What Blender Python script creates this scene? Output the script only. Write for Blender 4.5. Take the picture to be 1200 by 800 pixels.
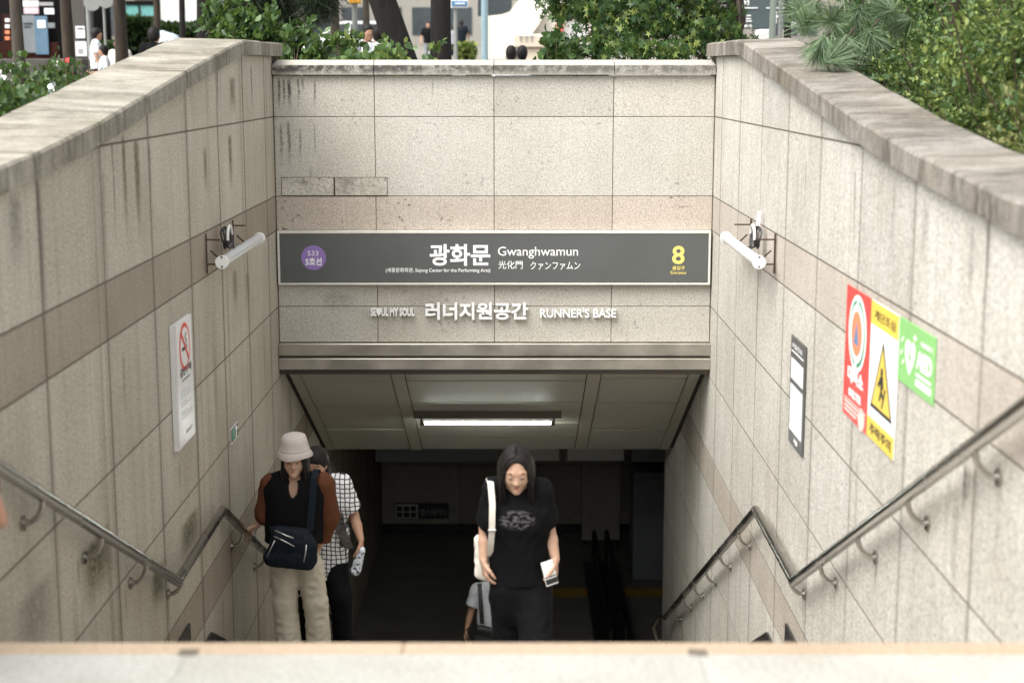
import bpy, math, random
import numpy as np
from mathutils import Vector, Matrix

random.seed(7)
np.random.seed(7)
S = bpy.context.scene
for o in list(bpy.data.objects):
    bpy.data.objects.remove(o)

# ------------------------------------------------------------------ camera
PITCH = math.radians(9.89)
cam_data = bpy.data.cameras.new("camera")
cam_data.sensor_width = 36.0
cam_data.lens = 36.0 * 1778 / 1200
cam_data.clip_start = 0.05
cam_data.clip_end = 1500
cam_data.dof.use_dof = True
cam_data.dof.focus_distance = 12.6
cam_data.dof.aperture_fstop = 2.0
cam = bpy.data.objects.new("camera", cam_data)
S.collection.objects.link(cam)
cam.location = (0, 0, 1.6)
cam.rotation_euler = (math.radians(90) - PITCH, 0, 0)
S.camera = cam

# ------------------------------------------------------------------ world, sun, exposure
SUN_EL, SUN_AZ = math.radians(55), math.radians(232)   # azimuth: compass angle of the sun, clockwise from +Y
w = bpy.data.worlds.new("World")
S.world = w
w.use_nodes = True
nt = w.node_tree
nt.nodes.clear()
sky = nt.nodes.new("ShaderNodeTexSky")
sky.sky_type = 'NISHITA'
sky.sun_disc = False
sky.sun_elevation = SUN_EL
sky.sun_rotation = SUN_AZ
sky.air_density = 1.0
sky.dust_density = 5.0
sky.ozone_density = 1.0
bg = nt.nodes.new("ShaderNodeBackground")
bg.inputs[1].default_value = 0.15
wo = nt.nodes.new("ShaderNodeOutputWorld")
hs = nt.nodes.new("ShaderNodeHueSaturation")
hs.inputs['Saturation'].default_value = 0.18
nt.links.new(sky.outputs[0], hs.inputs['Color'])
nt.links.new(hs.outputs[0], bg.inputs[0])
nt.links.new(bg.outputs[0], wo.inputs[0])

sl = bpy.data.lights.new("sun", 'SUN')
sl.energy = 0.95
sl.angle = math.radians(60)
sl.color = (1.0, 0.965, 0.91)
sun = bpy.data.objects.new("sun", sl)
S.collection.objects.link(sun)
sdir = Vector((math.sin(SUN_AZ) * math.cos(SUN_EL), math.cos(SUN_AZ) * math.cos(SUN_EL), math.sin(SUN_EL)))
sun.rotation_euler = sdir.to_track_quat('Z', 'Y').to_euler()

S.view_settings.view_transform = 'Standard'
S.view_settings.look = 'None'
S.view_settings.exposure = 1.5
S.view_settings.gamma = 1.0

# ------------------------------------------------------------------ helpers
F_PX = 1778.0
CT, ST = math.cos(PITCH), math.sin(PITCH)


def P(px, py, d):
    """point seen at photo pixel (px, py) at forward distance d"""
    u, v = (px - 600) / F_PX, (400 - py) / F_PX
    r = Vector((u, CT + v * ST, -ST + v * CT))
    r *= d / r.y
    return Vector((r.x, r.y, r.z + 1.6))


def link(o):
    S.collection.objects.link(o)
    return o


def tag(o, label=None, cat=None, group=None, kind=None):
    if label: o['label'] = label
    if cat: o['category'] = cat
    if group: o['group'] = group
    if kind: o['kind'] = kind
    return o


def thing(name, label, cat, loc=(0, 0, 0), group=None):
    o = bpy.data.objects.new(name, None)
    o.empty_display_size = 0.1
    link(o)
    o.location = loc
    return tag(o, label, cat, group)


def wloc(o):
    v = Vector((0, 0, 0))
    while o is not None:
        v += Vector(o.location)
        o = o.parent
    return v


class MB:
    def __init__(s):
        s.v, s.f, s.m = [], [], []

    def face(s, pts, mi=0):
        b = len(s.v)
        s.v.extend([tuple(p) for p in pts])
        s.f.append(tuple(range(b, b + len(pts))))
        s.m.append(mi)

    def add(s, verts, faces, mi=0):
        b = len(s.v)
        s.v.extend([tuple(p) for p in verts])
        for f in faces:
            s.f.append(tuple(i + b for i in f))
            s.m.append(mi)

    def box(s, lo, hi, bev=0.0, mi=0):
        x0, y0, z0 = lo
        x1, y1, z1 = hi
        if bev <= 0:
            v = [(x0, y0, z0), (x1, y0, z0), (x1, y1, z0), (x0, y1, z0), (x0, y0, z1), (x1, y0, z1), (x1, y1, z1), (x0, y1, z1)]
            f = [(3, 2, 1, 0), (4, 5, 6, 7), (0, 1, 5, 4), (1, 2, 6, 5), (2, 3, 7, 6), (3, 0, 4, 7)]
            s.add(v, f, mi)
            return
        b = bev
        v, idx = [], {}
        for i, (xa, xb) in enumerate(((x0, x0 + b), (x1, x1 - b))):
            for j, (ya, yb) in enumerate(((y0, y0 + b), (y1, y1 - b))):
                for k, (za, zb) in enumerate(((z0, z0 + b), (z1, z1 - b))):
                    idx[(i, j, k)] = len(v)
                    v += [(xa, yb, zb), (xb, ya, zb), (xb, yb, za)]
        g = lambda i, j, k, a: idx[(i, j, k)] + a
        f = []
        for i in (0, 1):
            q = [g(i, 0, 0, 0), g(i, 1, 0, 0), g(i, 1, 1, 0), g(i, 0, 1, 0)]
            f.append(q if i else q[::-1])
            q = [g(0, i, 0, 1), g(0, i, 1, 1), g(1, i, 1, 1), g(1, i, 0, 1)]
            f.append(q if i else q[::-1])
            q = [g(0, 0, i, 2), g(1, 0, i, 2), g(1, 1, i, 2), g(0, 1, i, 2)]
            f.append(q if i else q[::-1])
        for i in (0, 1):
            for j in (0, 1):
                f.append((g(i, j, 0, 0), g(i, j, 1, 0), g(i, j, 1, 1), g(i, j, 0, 1)))
                f.append((g(i, 0, j, 0), g(i, 1, j, 0), g(i, 1, j, 2), g(i, 0, j, 2)))
                f.append((g(0, i, j, 1), g(1, i, j, 1), g(1, i, j, 2), g(0, i, j, 2)))
                for k in (0, 1):
                    f.append((g(i, j, k, 0), g(i, j, k, 1), g(i, j, k, 2)))
        s.add(v, f, mi)

    def tube(s, pts, r, n=10, cap=True, mi=0):
        """tube along a polyline; r a number or one per point; mitred joints"""
        pts = [Vector(p) for p in pts]
        rs = r if isinstance(r, (list, tuple)) else [r] * len(pts)
        b = len(s.v)
        prev = None
        m = len(pts)
        for i, p in enumerate(pts):
            if i == 0: t = (pts[1] - p).normalized()
            elif i == m - 1: t = (p - pts[i - 1]).normalized()
            else:
                t1, t2 = (p - pts[i - 1]).normalized(), (pts[i + 1] - p).normalized()
                t = (t1 + t2).normalized() if (t1 + t2).length > 1e-6 else t1
            if prev is None:
                a = Vector((0, 0, 1)) if abs(t.z) < 0.9 else Vector((1, 0, 0))
                u = t.cross(a).normalized()
            else:
                u = (prev - t * prev.dot(t)).normalized()
            wv = t.cross(u)
            prev = u
            st, sdirv = 1.0, None
            if 0 < i < m - 1:
                cs = t.dot((pts[i + 1] - p).normalized())
                if 0.3 < cs < 0.995:
                    dlt = ((pts[i + 1] - p).normalized() - (p - pts[i - 1]).normalized())
                    sdirv = dlt.normalized()
                    st = 1.0 / cs
            for k in range(n):
                a = 2 * math.pi * k / n
                q = u * math.cos(a) * rs[i] + wv * math.sin(a) * rs[i]
                if sdirv is not None:
                    q = q + sdirv * q.dot(sdirv) * (st - 1)
                s.v.append(tuple(p + q))
        for i in range(m - 1):
            for k in range(n):
                k2 = (k + 1) % n
                s.f.append((b + i * n + k, b + i * n + k2, b + (i + 1) * n + k2, b + (i + 1) * n + k))
                s.m.append(mi)
        if cap:
            s.f.append(tuple(b + k for k in range(n))[::-1]); s.m.append(mi)
            s.f.append(tuple(b + (m - 1) * n + k for k in range(n))); s.m.append(mi)

    def disc(s, c, axis, r, h, n=20, mi=0):
        c, a = Vector(c), Vector(axis).normalized()
        s.tube([c, c + a * h], r, n, True, mi)

    def prism(s, poly, ext, mi=0):
        """closed planar polygon (3D points) extruded by vector ext"""
        e = Vector(ext)
        p = [Vector(q) for q in poly]
        n = len(p)
        b = len(s.v)
        s.v.extend([tuple(q) for q in p] + [tuple(q + e) for q in p])
        s.f.append(tuple(b + i for i in range(n))[::-1]); s.m.append(mi)
        s.f.append(tuple(b + n + i for i in range(n))); s.m.append(mi)
        for i in range(n):
            j = (i + 1) % n
            s.f.append((b + i, b + j, b + n + j, b + n + i)); s.m.append(mi)

    def ball(s, c, r, nu=12, nv=8, mi=0):
        c = Vector(c)
        rx, ry, rz = (r, r, r) if not isinstance(r, (tuple, list)) else r
        b = len(s.v)
        for j in range(nv + 1):
            th = math.pi * j / nv
            for i in range(nu):
                ph = 2 * math.pi * i / nu
                s.v.append((c.x + rx * math.sin(th) * math.cos(ph), c.y + ry * math.sin(th) * math.sin(ph), c.z + rz * math.cos(th)))
        for j in range(nv):
            for i in range(nu):
                i2 = (i + 1) % nu
                s.f.append((b + j * nu + i, b + (j + 1) * nu + i, b + (j + 1) * nu + i2, b + j * nu + i2)); s.m.append(mi)

    def build(s, name, mats, parent=None, smooth=False, fix=True):
        me = bpy.data.meshes.new(name)
        off = wloc(parent) if parent else Vector((0, 0, 0))
        me.from_pydata([(x - off.x, y - off.y, z - off.z) for x, y, z in s.v], [], s.f)
        if not isinstance(mats, (list, tuple)): mats = [mats]
        for m in mats: me.materials.append(m)
        if len(mats) > 1: me.polygons.foreach_set('material_index', s.m)
        if fix:
            import bmesh
            bm = bmesh.new(); bm.from_mesh(me)
            bmesh.ops.remove_doubles(bm, verts=bm.verts, dist=1e-5)
            bmesh.ops.recalc_face_normals(bm, faces=bm.faces)
            bm.to_mesh(me); bm.free()
        if smooth:
            me.polygons.foreach_set('use_smooth', [True] * len(me.polygons))
            if smooth != 'all':
                me.set_sharp_from_angle(angle=math.radians(40))
        me.update()
        o = link(bpy.data.objects.new(name, me))
        o.parent = parent
        return o


# ------------------------------------------------------------------ materials
class N:
    """tiny node-graph helper"""
    def __init__(s, name):
        s.m = bpy.data.materials.new(name)
        s.m.use_nodes = True
        s.t = s.m.node_tree
        s.bsdf = s.t.nodes['Principled BSDF']

    def n(s, typ, **kw):
        nd = s.t.nodes.new(typ)
        for k, v in kw.items(): setattr(nd, k, v)
        return nd

    def set(s, nd, i, v):
        if v is None: return
        if hasattr(v, 'is_linked') or isinstance(v, bpy.types.NodeSocket): s.t.links.new(v, nd.inputs[i])
        else: nd.inputs[i].default_value = v

    def pos(s, scale=(1, 1, 1), obj=False):
        if obj: src = s.n('ShaderNodeTexCoord').outputs['Object']
        else: src = s.n('ShaderNodeNewGeometry').outputs['Position']
        mp = s.n('ShaderNodeMapping')
        s.set(mp, 0, src)
        mp.inputs['Scale'].default_value = scale
        return mp.outputs[0]

    def noise(s, vec, scale, detail=2, rough=0.5, dist=0.0):
        nd = s.n('ShaderNodeTexNoise')
        s.set(nd, 'Vector', vec); s.set(nd, 'Scale', scale); s.set(nd, 'Detail', detail); s.set(nd, 'Roughness', rough); s.set(nd, 'Distortion', dist)
        return nd.outputs[0]

    def ramp(s, fac, stops, interp='LINEAR'):
        nd = s.n('ShaderNodeValToRGB')
        nd.color_ramp.interpolation = interp
        el = nd.color_ramp.elements
        while len(el) < len(stops): el.new(0.5)
        for e, (p, c) in zip(el, stops):
            e.position = p
            e.color = tuple(c) + (1,) if not isinstance(c, (int, float)) else (c, c, c, 1)
        s.set(nd, 0, fac)
        return nd.outputs[0]

    def mix(s, fac, a, b, mode='MIX'):
        nd = s.n('ShaderNodeMix', data_type='RGBA', blend_type=mode)
        s.set(nd, 0, fac)
        for i, v in ((6, a), (7, b)):
            if isinstance(v, tuple) and len(v) == 3: v = v + (1,)
            s.set(nd, i, v)
        return nd.outputs[2]

    def math(s, op, a, b=None, c=None, clamp=False):
        nd = s.n('ShaderNodeMath', operation=op, use_clamp=clamp)
        s.set(nd, 0, a); s.set(nd, 1, b)
        if c is not None: s.set(nd, 2, c)
        return nd.outputs[0]

    def xyz(s, vec):
        nd = s.n('ShaderNodeSeparateXYZ'); s.set(nd, 0, vec)
        return nd.outputs

    def smooth(s, v, a, b, o0=0.0, o1=1.0):
        nd = s.n('ShaderNodeMapRange', interpolation_type='SMOOTHSTEP')
        s.set(nd, 0, v); s.set(nd, 1, a); s.set(nd, 2, b); s.set(nd, 3, o0); s.set(nd, 4, o1)
        return nd.outputs[0]

    def out(s, color=None, rough=None, metal=None, bump=None, bstr=0.2, bdist=0.01, spec=None, emit=None, estr=0):
        if color is not None: s.set(s.bsdf, 'Base Color', color + (1,) if isinstance(color, tuple) else color)
        s.set(s.bsdf, 'Roughness', rough); s.set(s.bsdf, 'Metallic', metal)
        if spec is not None: s.set(s.bsdf, 'Specular IOR Level', spec)
        if bump is not None:
            b = s.n('ShaderNodeBump'); s.set(b, 'Strength', bstr); s.set(b, 'Distance', bdist); s.set(b, 'Height', bump)
            s.set(s.bsdf, 'Normal', b.outputs[0])
        if emit is not None:
            s.set(s.bsdf, 'Emission Color', emit + (1,) if isinstance(emit, tuple) else emit); s.set(s.bsdf, 'Emission Strength', estr)
        return s.m


def wall_hit(px, py, X):
    u, v = (px - 600) / F_PX, (400 - py) / F_PX
    k_ = X / u
    return k_ * (CT + v * ST), 1.6 + k_ * (-ST + v * CT)


def drips(lst, X):
    # (px, py top, py bottom, half width in m, strength, mossy) measured on a side wall -> (coordinate, z top, z bottom, ...)
    out = []
    for px, pt, pb, hw, st, mo in lst:
        y, zt = wall_hit(px, pt, X); zb = wall_hit(px, pb, X)[1]
        out.append((y, zt, zb, hw * (1.5 if mo else 1.15), st, mo))
    return out


DRIPS_W = drips([(131, 168, 320, .020, .8, 0), (144, 160, 300, .035, .9, 1), (159, 165, 300, .05, .95, 1), (174, 170, 250, .03, .6, 1), (120, 200, 390, .02, .55, 0), (240, 175, 235, .05, .75, 1), (269, 160, 235, .06, .9, 1),
                 (272, 92, 140, .10, .85, 1), (254, 80, 140, .025, .9, 0), (294, 80, 135, .035, .9, 0), (311, 75, 220, .03, .6, 0), (44, 215, 400, .04, .6, 0), (16, 230, 330, .10, .5, 0), (144, 415, 500, .02, .6, 0), (210, 545, 580, .015, .7, 0),
                 (275, 318, 372, .10, .6, 0), (290, 320, 365, .10, .45, 0), (112, 630, 720, .22, .95, 1), (185, 665, 720, .16, .95, 1), (222, 605, 660, .24, .9, 1), (91, 655, 700, .015, .7, 0), (147, 690, 745, .015, .7, 0), (197, 700, 745, .015, .7, 0), (269, 640, 690, .02, .6, 0), (40, 690, 790, .3, .45, 0)], -2.0)
DRIPS_E = drips([(1172, 560, 700, .015, .5, 0), (1089, 612, 660, .014, .6, 0), (1027, 652, 700, .014, .7, 0), (979, 684, 740, .014, .7, 0), (941, 690, 740, .014, .7, 0), (1132, 545, 620, .03, .8, 0), (1136, 550, 600, .012, .9, 0), (1003, 200, 330, .025, .55, 0), (1048, 215, 340, .015, .6, 0), (945, 190, 270, .02, .6, 0),
                 (935, 185, 255, .012, .55, 0), (1140, 270, 380, .04, .4, 0), (1085, 240, 330, .05, .35, 0), (1122, 590, 760, .05, .35, 0), (1160, 250, 380, .03, .45, 0), (890, 300, 340, .12, .4, 0), (1005, 540, 700, .03, .3, 0)], 1.7)
DRIPS_N = [((px - 600) * .00723, 1.60 - (pt - 89) * .00715, 1.60 - (pb - 89) * .00715, hw, st, 0) for px, pt, pb, hw, st in
           ((331, 92, 132, .018, .9), (337, 92, 128, .014, .85), (343, 93, 131, .02, .95), (353, 91, 128, .012, .8), (358, 91, 110, .012, .7), (371, 95, 131, .012, .7), (332, 145, 200, .018, .6), (341, 142, 205, .02, .7), (354, 150, 195, .014, .55), (371, 145, 190, .012, .5), (508, 92, 118, .006, .6), (365, 195, 225, .02, .4), (395, 345, 372, .2, .25), (500, 345, 372, .3, .2))]


def granite(name, base, dark, streak=0.0, streak_col=(0.12, 0.105, 0.08), moss=0.0, speck=1.0, blotch=0.25, axis='y', rough=0.75, drip=None, top_dirt=None, fs=1.0, low_tone=0.0, pits=0.0, lichen_shade=0.0, joint=0.0):
    k = N(name)
    pos = k.pos()
    rnd = k.n('ShaderNodeObjectInfo').outputs['Random']
    # speckle of feldspar, quartz and mica
    s1 = k.noise(pos, 58 * fs, 3, 0.75)
    s2 = k.noise(pos, 88 * fs, 2, 0.7)
    s3 = k.noise(pos, 74 * fs, 2, 0.7)
    c = k.mix(k.ramp(s1, [(0.38, 0), (0.62, 1)]), tuple(x * (1 - 0.2 * speck) for x in base), tuple(min(0.8, x * (1 + 0.15 * speck)) for x in base))
    c = k.mix(k.math('MULTIPLY', k.ramp(s2, [(0.55, 0), (0.66, 1)]), 0.62 * speck), c, dark)
    c = k.mix(k.math('MULTIPLY', k.ramp(s3, [(0.57, 0), (0.68, 1)]), 0.45 * speck), c, tuple(min(.8, x * 1.35) for x in base))
    # slab-to-slab tone and soft blotches
    c = k.mix(1.0, c, k.ramp(rnd, [(0, (0.90, 0.895, 0.885)), (0.5, (1.0, 0.985, 0.96)), (1, (1.0, 1.0, 1.0))]), 'MULTIPLY')
    big = k.noise(pos, 1.6, 4, 0.6)
    c = k.mix(blotch, c, k.ramp(big, [(0.3, (0.62, 0.58, 0.50)), (0.62, (1, 1, 1))]), 'MULTIPLY')
    if streak > 0:
        sc = (0.2, 9, 0.22) if axis == 'y' else (9, 0.2, 0.22)
        st = k.noise(k.pos(sc), 1.0, 5, 0.65)
        st2 = k.noise(k.pos(tuple(v * 3.2 if i != 2 else v * 2 for i, v in enumerate(sc))), 1.0, 3, 0.6)
        brk = k.noise(k.pos((1.1, 1.1, 0.5)), 1.0, 2, 0.5)
        m = k.math('MULTIPLY', k.ramp(st, [(0.5, 0), (0.72, 1)]), k.ramp(brk, [(0.38, 0.15), (0.6, 1)]))
        m2 = k.math('MULTIPLY', k.ramp(st2, [(0.50, 0), (0.64, 1)]), 0.6)
        m = k.math('MULTIPLY', k.math('MAXIMUM', m, m2), streak)
        c = k.mix(m, c, k.mix(0.6, c, streak_col))
    if moss > 0:
        sc = (0.2, 7.5, 0.16) if axis == 'y' else (7.5, 0.2, 0.16)
        st = k.noise(k.pos(sc), 1.0, 3, 0.6)
        blob = k.noise(k.pos((0.9, 0.9, 0.7)), 1.0, 2, 0.5)
        fine = k.noise(pos, 40, 2, 0.6)
        m = k.math('MULTIPLY', k.ramp(st, [(0.57, 0), (0.68, 1)]), k.ramp(blob, [(0.47, 0), (0.6, 1)]))
        m = k.math('MULTIPLY', k.math('MULTIPLY', m, k.ramp(fine, [(0.3, 0.5), (0.6, 1)])), moss)
        c = k.mix(m, c, (0.075, 0.07, 0.03))
    if drip:
        sx = k.xyz(pos)
        fine = k.ramp(k.noise(pos, 30, 3, 0.7), [(0.34, 0.35), (0.54, 1)])
        wob = k.math('MULTIPLY', k.math('SUBTRACT', k.noise(k.pos((3, 3, 3)), 1.0, 2, 0.5), .5), .05)
        q = k.math('ADD', sx[1] if axis == 'y' else sx[0], wob)
        tot = {0: None, 1: None}
        for c0, zt, zb, hw, st, mo in drip:
            a = k.smooth(k.math('ABSOLUTE', k.math('SUBTRACT', q, c0)), hw, hw * .2)
            e = k.math('MULTIPLY', k.smooth(sx[2], zb, zb + (zt - zb) * .7), k.smooth(sx[2], zt + .03, zt - .03))
            mk = k.math('MULTIPLY', k.math('MULTIPLY', a, e), st)
            tot[mo] = mk if tot[mo] is None else k.math('MAXIMUM', tot[mo], mk)
        if tot[0] is not None: c = k.mix(k.math('MULTIPLY', k.math('MULTIPLY', tot[0], fine), 1.0), c, (0.035, 0.03, 0.022))
        if tot[1] is not None: c = k.mix(k.math('MULTIPLY', k.math('MULTIPLY', tot[1], fine), 1.0), c, (0.06, 0.055, 0.014))
    if joint:
        # grime creeping out of the upright joints, one metre apart
        yy = k.math('ADD', k.xyz(pos)[1], .1)
        dj = k.math('ABSOLUTE', k.math('SUBTRACT', k.math('FRACT', yy), .5))
        jn = k.ramp(k.noise(k.pos((2, 2, 1.1)), 1.0, 4, .6), [(.3, .25), (.62, 1)])
        jm = k.math('MAXIMUM', k.math('MULTIPLY', k.smooth(dj, .013, .006), .8), k.math('MULTIPLY', k.math('MULTIPLY', k.smooth(dj, .07, .008), jn), .32))
        c = k.mix(k.math('MULTIPLY', jm, joint), c, (0.07, 0.058, 0.042))
    if lichen_shade > 0:  # dark weathering, plus dappled tree shade painted into the coping colour
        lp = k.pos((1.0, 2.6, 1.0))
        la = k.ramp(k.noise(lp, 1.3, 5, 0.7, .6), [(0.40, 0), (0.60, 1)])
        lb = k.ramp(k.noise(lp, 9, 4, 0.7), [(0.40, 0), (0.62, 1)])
        lm = k.math('MULTIPLY', k.math('MULTIPLY', la, k.math('ADD', k.math('MULTIPLY', lb, .6), .4)), lichen_shade)
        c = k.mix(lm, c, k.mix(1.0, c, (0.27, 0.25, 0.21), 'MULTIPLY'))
    if pits > 0:
        p = k.noise(pos, 26, 3, 0.6)
        q = k.noise(pos, 3.0, 2, 0.5)
        m = k.math('MULTIPLY', k.ramp(p, [(0.6, 0), (0.66, 1)]), k.ramp(q, [(0.5, 0), (0.62, 1)]))
        c = k.mix(k.math('MULTIPLY', m, pits), c, (0.06, 0.05, 0.04))
    if top_dirt is not None:
        # black lichen and soot crust clinging to the face
        z0, z1, amt = top_dirt
        zz = k.xyz(pos)[2]
        a = k.math('MULTIPLY', k.smooth(zz, z0, z0 + (z1 - z0) * 0.6), k.smooth(zz, z1 + 0.004, z1 - 0.008))
        r = k.ramp(k.noise(k.pos((16, 16, 16)), 1.0, 6, 0.75), [(0.36, 0), (0.54, 1)])
        xx = k.xyz(pos)[0]
        a = k.math('MULTIPLY', a, k.smooth(xx, 1.6, -2.1, 0.7, 1.0))
        c = k.mix(k.math('MULTIPLY', k.math('MULTIPLY', a, r), amt), c, (0.045, 0.04, 0.035))
    if low_tone > 0:  # stone gets darker and browner towards the bottom, broken up by noise
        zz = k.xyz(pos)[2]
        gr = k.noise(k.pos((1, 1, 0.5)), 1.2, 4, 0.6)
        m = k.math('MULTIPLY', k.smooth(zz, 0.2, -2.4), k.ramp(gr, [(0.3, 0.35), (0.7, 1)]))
        c = k.mix(k.math('MULTIPLY', m, low_tone), c, k.mix(1.0, c, (0.55, 0.50, 0.42), 'MULTIPLY'))
    h = k.math('ADD', s1, k.math('MULTIPLY', s2, 0.6))
    return k.out(c, rough, bump=h, bstr=0.35, bdist=0.003)


def plain(name, col, rough=0.6, metal=0.0, var=0.12, scale=6.0, bump=0.0, obj=True, spec=None):
    k = N(name)
    pos = k.pos(obj=obj)
    a = k.noise(pos, scale, 4, 0.6)
    b = k.noise(pos, scale * 9, 2, 0.6)
    f = k.math('ADD', k.math('MULTIPLY', a, 0.7), k.math('MULTIPLY', b, 0.3))
    c = k.mix(k.ramp(f, [(0.3, 0), (0.7, 1)]), tuple(x * (1 - var) for x in col), tuple(min(1, x * (1 + var)) for x in col))
    r = k.smooth(a, 0.3, 0.7, max(0.02, rough - 0.07), min(1, rough + 0.07))
    return k.out(c, r, metal, bump=(b if bump else None), bstr=bump, bdist=0.004, spec=spec)


M = {}
M['gran_l'] = granite('granite_west', (0.48, 0.445, 0.37), (0.09, 0.08, 0.058), speck=1.15, streak=0.45, streak_col=(0.10, 0.085, 0.055), moss=0.4, blotch=0.45, low_tone=0.45, drip=DRIPS_W, joint=1.0)
M['gran_r'] = granite('granite_east', (0.51, 0.495, 0.45), (0.13, 0.115, 0.095), speck=1.3, streak=0.75, streak_col=(0.19, 0.165, 0.13), blotch=0.4, low_tone=0.0, drip=DRIPS_E, joint=.7)
M['gran_b'] = granite('granite_end', (0.49, 0.472, 0.42), (0.11, 0.10, 0.08), streak=0.15, blotch=0.3, axis='x', speck=1.1, fs=1.3, pits=0.4, drip=DRIPS_N)
M['pink_l'] = granite('granite_pink_west', (0.33, 0.285, 0.225), (0.10, 0.08, 0.065), streak=0.45, moss=0.3, blotch=0.4, low_tone=0.45, joint=1.0)
M['pink_r'] = granite('granite_pink_east', (0.45, 0.41, 0.36), (0.15, 0.12, 0.10), streak=0.6, streak_col=(0.2, 0.17, 0.14), blotch=0.3, low_tone=0.4, joint=.7)
M['pink_b'] = granite('granite_pink_end', (0.475, 0.42, 0.36), (0.13, 0.10, 0.08), streak=0.15, blotch=0.3, axis='x', speck=1.2, fs=1.3, pits=0.8)
M['cope_l'] = granite('granite_coping_west', (0.36, 0.34, 0.285), (0.10, 0.09, 0.07), streak=1.0, streak_col=(0.07, 0.06, 0.04), moss=1.0, blotch=0.9, lichen_shade=.9)  # dark blotches double as painted dapples of tree shade
M['cope_r'] = granite('granite_coping_east', (0.30, 0.28, 0.25), (0.08, 0.075, 0.065), streak=1.0, streak_col=(0.05, 0.045, 0.035), blotch=1.0, lichen_shade=1.0)
M['cope_b'] = granite('granite_coping_end', (0.36, 0.345, 0.305), (0.13, 0.12, 0.1), streak=0.1, blotch=0.2, axis='x', top_dirt=(1.60, 1.697, 1.0))
M['patch'] = granite('granite_patch', (0.56, 0.54, 0.49), (0.06, 0.05, 0.045), blotch=0.5, axis='x', pits=1.0, lichen_shade=.9)
M['mortar'] = plain('mortar_joint', (0.11, 0.092, 0.068), 0.95, var=0.3, obj=False)
M['floor_gran'] = granite('granite_pale_floor', (0.345, 0.345, 0.318), (0.22, 0.21, 0.19), blotch=0.5, speck=0.9)
M['nosing'] = granite('granite_beige_nosing', (0.345, 0.272, 0.195), (0.24, 0.18, 0.13), blotch=0.3, speck=0.6)
M['step'] = granite('granite_step', (0.45, 0.435, 0.40), (0.09, 0.085, 0.08), blotch=0.4)
M['skirt'] = plain('black_granite', (0.022, 0.021, 0.02), 0.35, var=0.3, scale=30, obj=False)
M['tunfloor'] = plain('dark_floor_tile', (0.17, 0.16, 0.14), 0.4, var=0.3, scale=3, obj=False)
M['tunwall'] = granite('granite_passage', (0.45, 0.43, 0.38), (0.1, 0.09, 0.08), blotch=0.3, axis='x')
M['tactile'] = plain('tactile_yellow', (0.42, 0.24, 0.04), 0.7, var=0.25, obj=False)
M['concrete'] = plain('concrete', (0.28, 0.27, 0.25), 0.9, var=0.2, scale=2, obj=False)


def steel(name, col=(0.56, 0.55, 0.52), rough=0.28, brush=(2, 2, 120), var=0.12):
    k = N(name)
    v = k.noise(k.pos(brush), 1.0, 3, 0.6)
    b = k.noise(k.pos(), 3.0, 4, 0.6)
    c = k.mix(k.ramp(b, [(0.3, 0), (0.7, 1)]), tuple(x * (1 - var) for x in col), col)
    r = k.math('ADD', k.smooth(v, 0.3, 0.7, rough - 0.06, rough + 0.08), k.smooth(b, 0.4, 0.7, 0.0, 0.1))
    return k.out(c, r, 1.0)


M['steel'] = steel('brushed_steel', (0.46, 0.44, 0.405), rough=0.2, brush=(.6, .6, .6), var=0.05)
M['beam_steel'] = steel('beam_steel', (0.55, 0.52, 0.46), 0.34, (1.5, 60, 160), 0.3)
M['beam_dark'] = steel('beam_steel_dark', (0.10, 0.09, 0.075), 0.4, (1.5, 60, 160))
M['rust'] = plain('rusty_iron', (0.05, 0.028, 0.018), 0.85, var=0.45, scale=40)
M['lampwhite'] = plain('lamp_white_plastic', (0.72, 0.72, 0.69), 0.35, var=0.05)
M['lampcap'] = plain('lamp_end_cap', (0.80, 0.80, 0.76), 0.4, var=0.04)
M['lampgrey'] = plain('lamp_grey', (0.45, 0.46, 0.46), 0.4, var=0.08)
M['cable'] = plain('black_cable', (0.02, 0.02, 0.02), 0.5)
M['cablewhite'] = plain('white_cable', (0.7, 0.7, 0.67), 0.5)
M['soffit'] = plain('soffit_panel', (0.37, 0.355, 0.30), 0.55, var=0.10, scale=1.2, obj=False)
M['soffit_strip'] = plain('soffit_strip', (0.37, 0.35, 0.29), 0.5, var=0.08, scale=1.2, obj=False)
M['shadowgap'] = plain('shadow_gap', (0.02, 0.019, 0.016), 0.8)
M['signgrey'] = plain('sign_grey', (0.088, 0.092, 0.088), 0.42, var=0.05, scale=2)
M['signframe'] = plain('sign_frame', (0.62, 0.60, 0.54), 0.35, var=0.1, scale=8)
M['white'] = plain('white_letter', (0.80, 0.80, 0.78), 0.5, var=0.03)
M['purple'] = plain('sign_purple', (0.25, 0.16, 0.42), 0.45, var=0.04)
M['yellow'] = plain('sign_yellow', (0.80, 0.66, 0.17), 0.45, var=0.04)
M['red'] = plain('sign_red', (0.66, 0.055, 0.045), 0.42, var=0.06)
M['orange'] = plain('sign_orange', (0.72, 0.22, 0.10), 0.45, var=0.06)
M['blue'] = plain('sign_blue', (0.10, 0.20, 0.36), 0.45)
M['signyel'] = plain('sign_warning_yellow', (0.70, 0.50, 0.07), 0.45, var=0.05)
M['signgreen'] = plain('sign_green', (0.21, 0.46, 0.15), 0.45, var=0.05)
M['deepgreen'] = plain('sign_deep_green', (0.03, 0.25, 0.12), 0.45)
M['ink'] = plain('ink_black', (0.018, 0.018, 0.018), 0.5)
M['inkgrey'] = plain('ink_grey', (0.30, 0.30, 0.30), 0.6)
M['inkpale'] = plain('ink_pale', (0.55, 0.56, 0.56), 0.6)
M['board'] = plain('notice_charcoal', (0.075, 0.072, 0.07), 0.4)
M['paper'] = plain('notice_paper', (0.74, 0.76, 0.76), 0.5, var=0.03)
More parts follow.
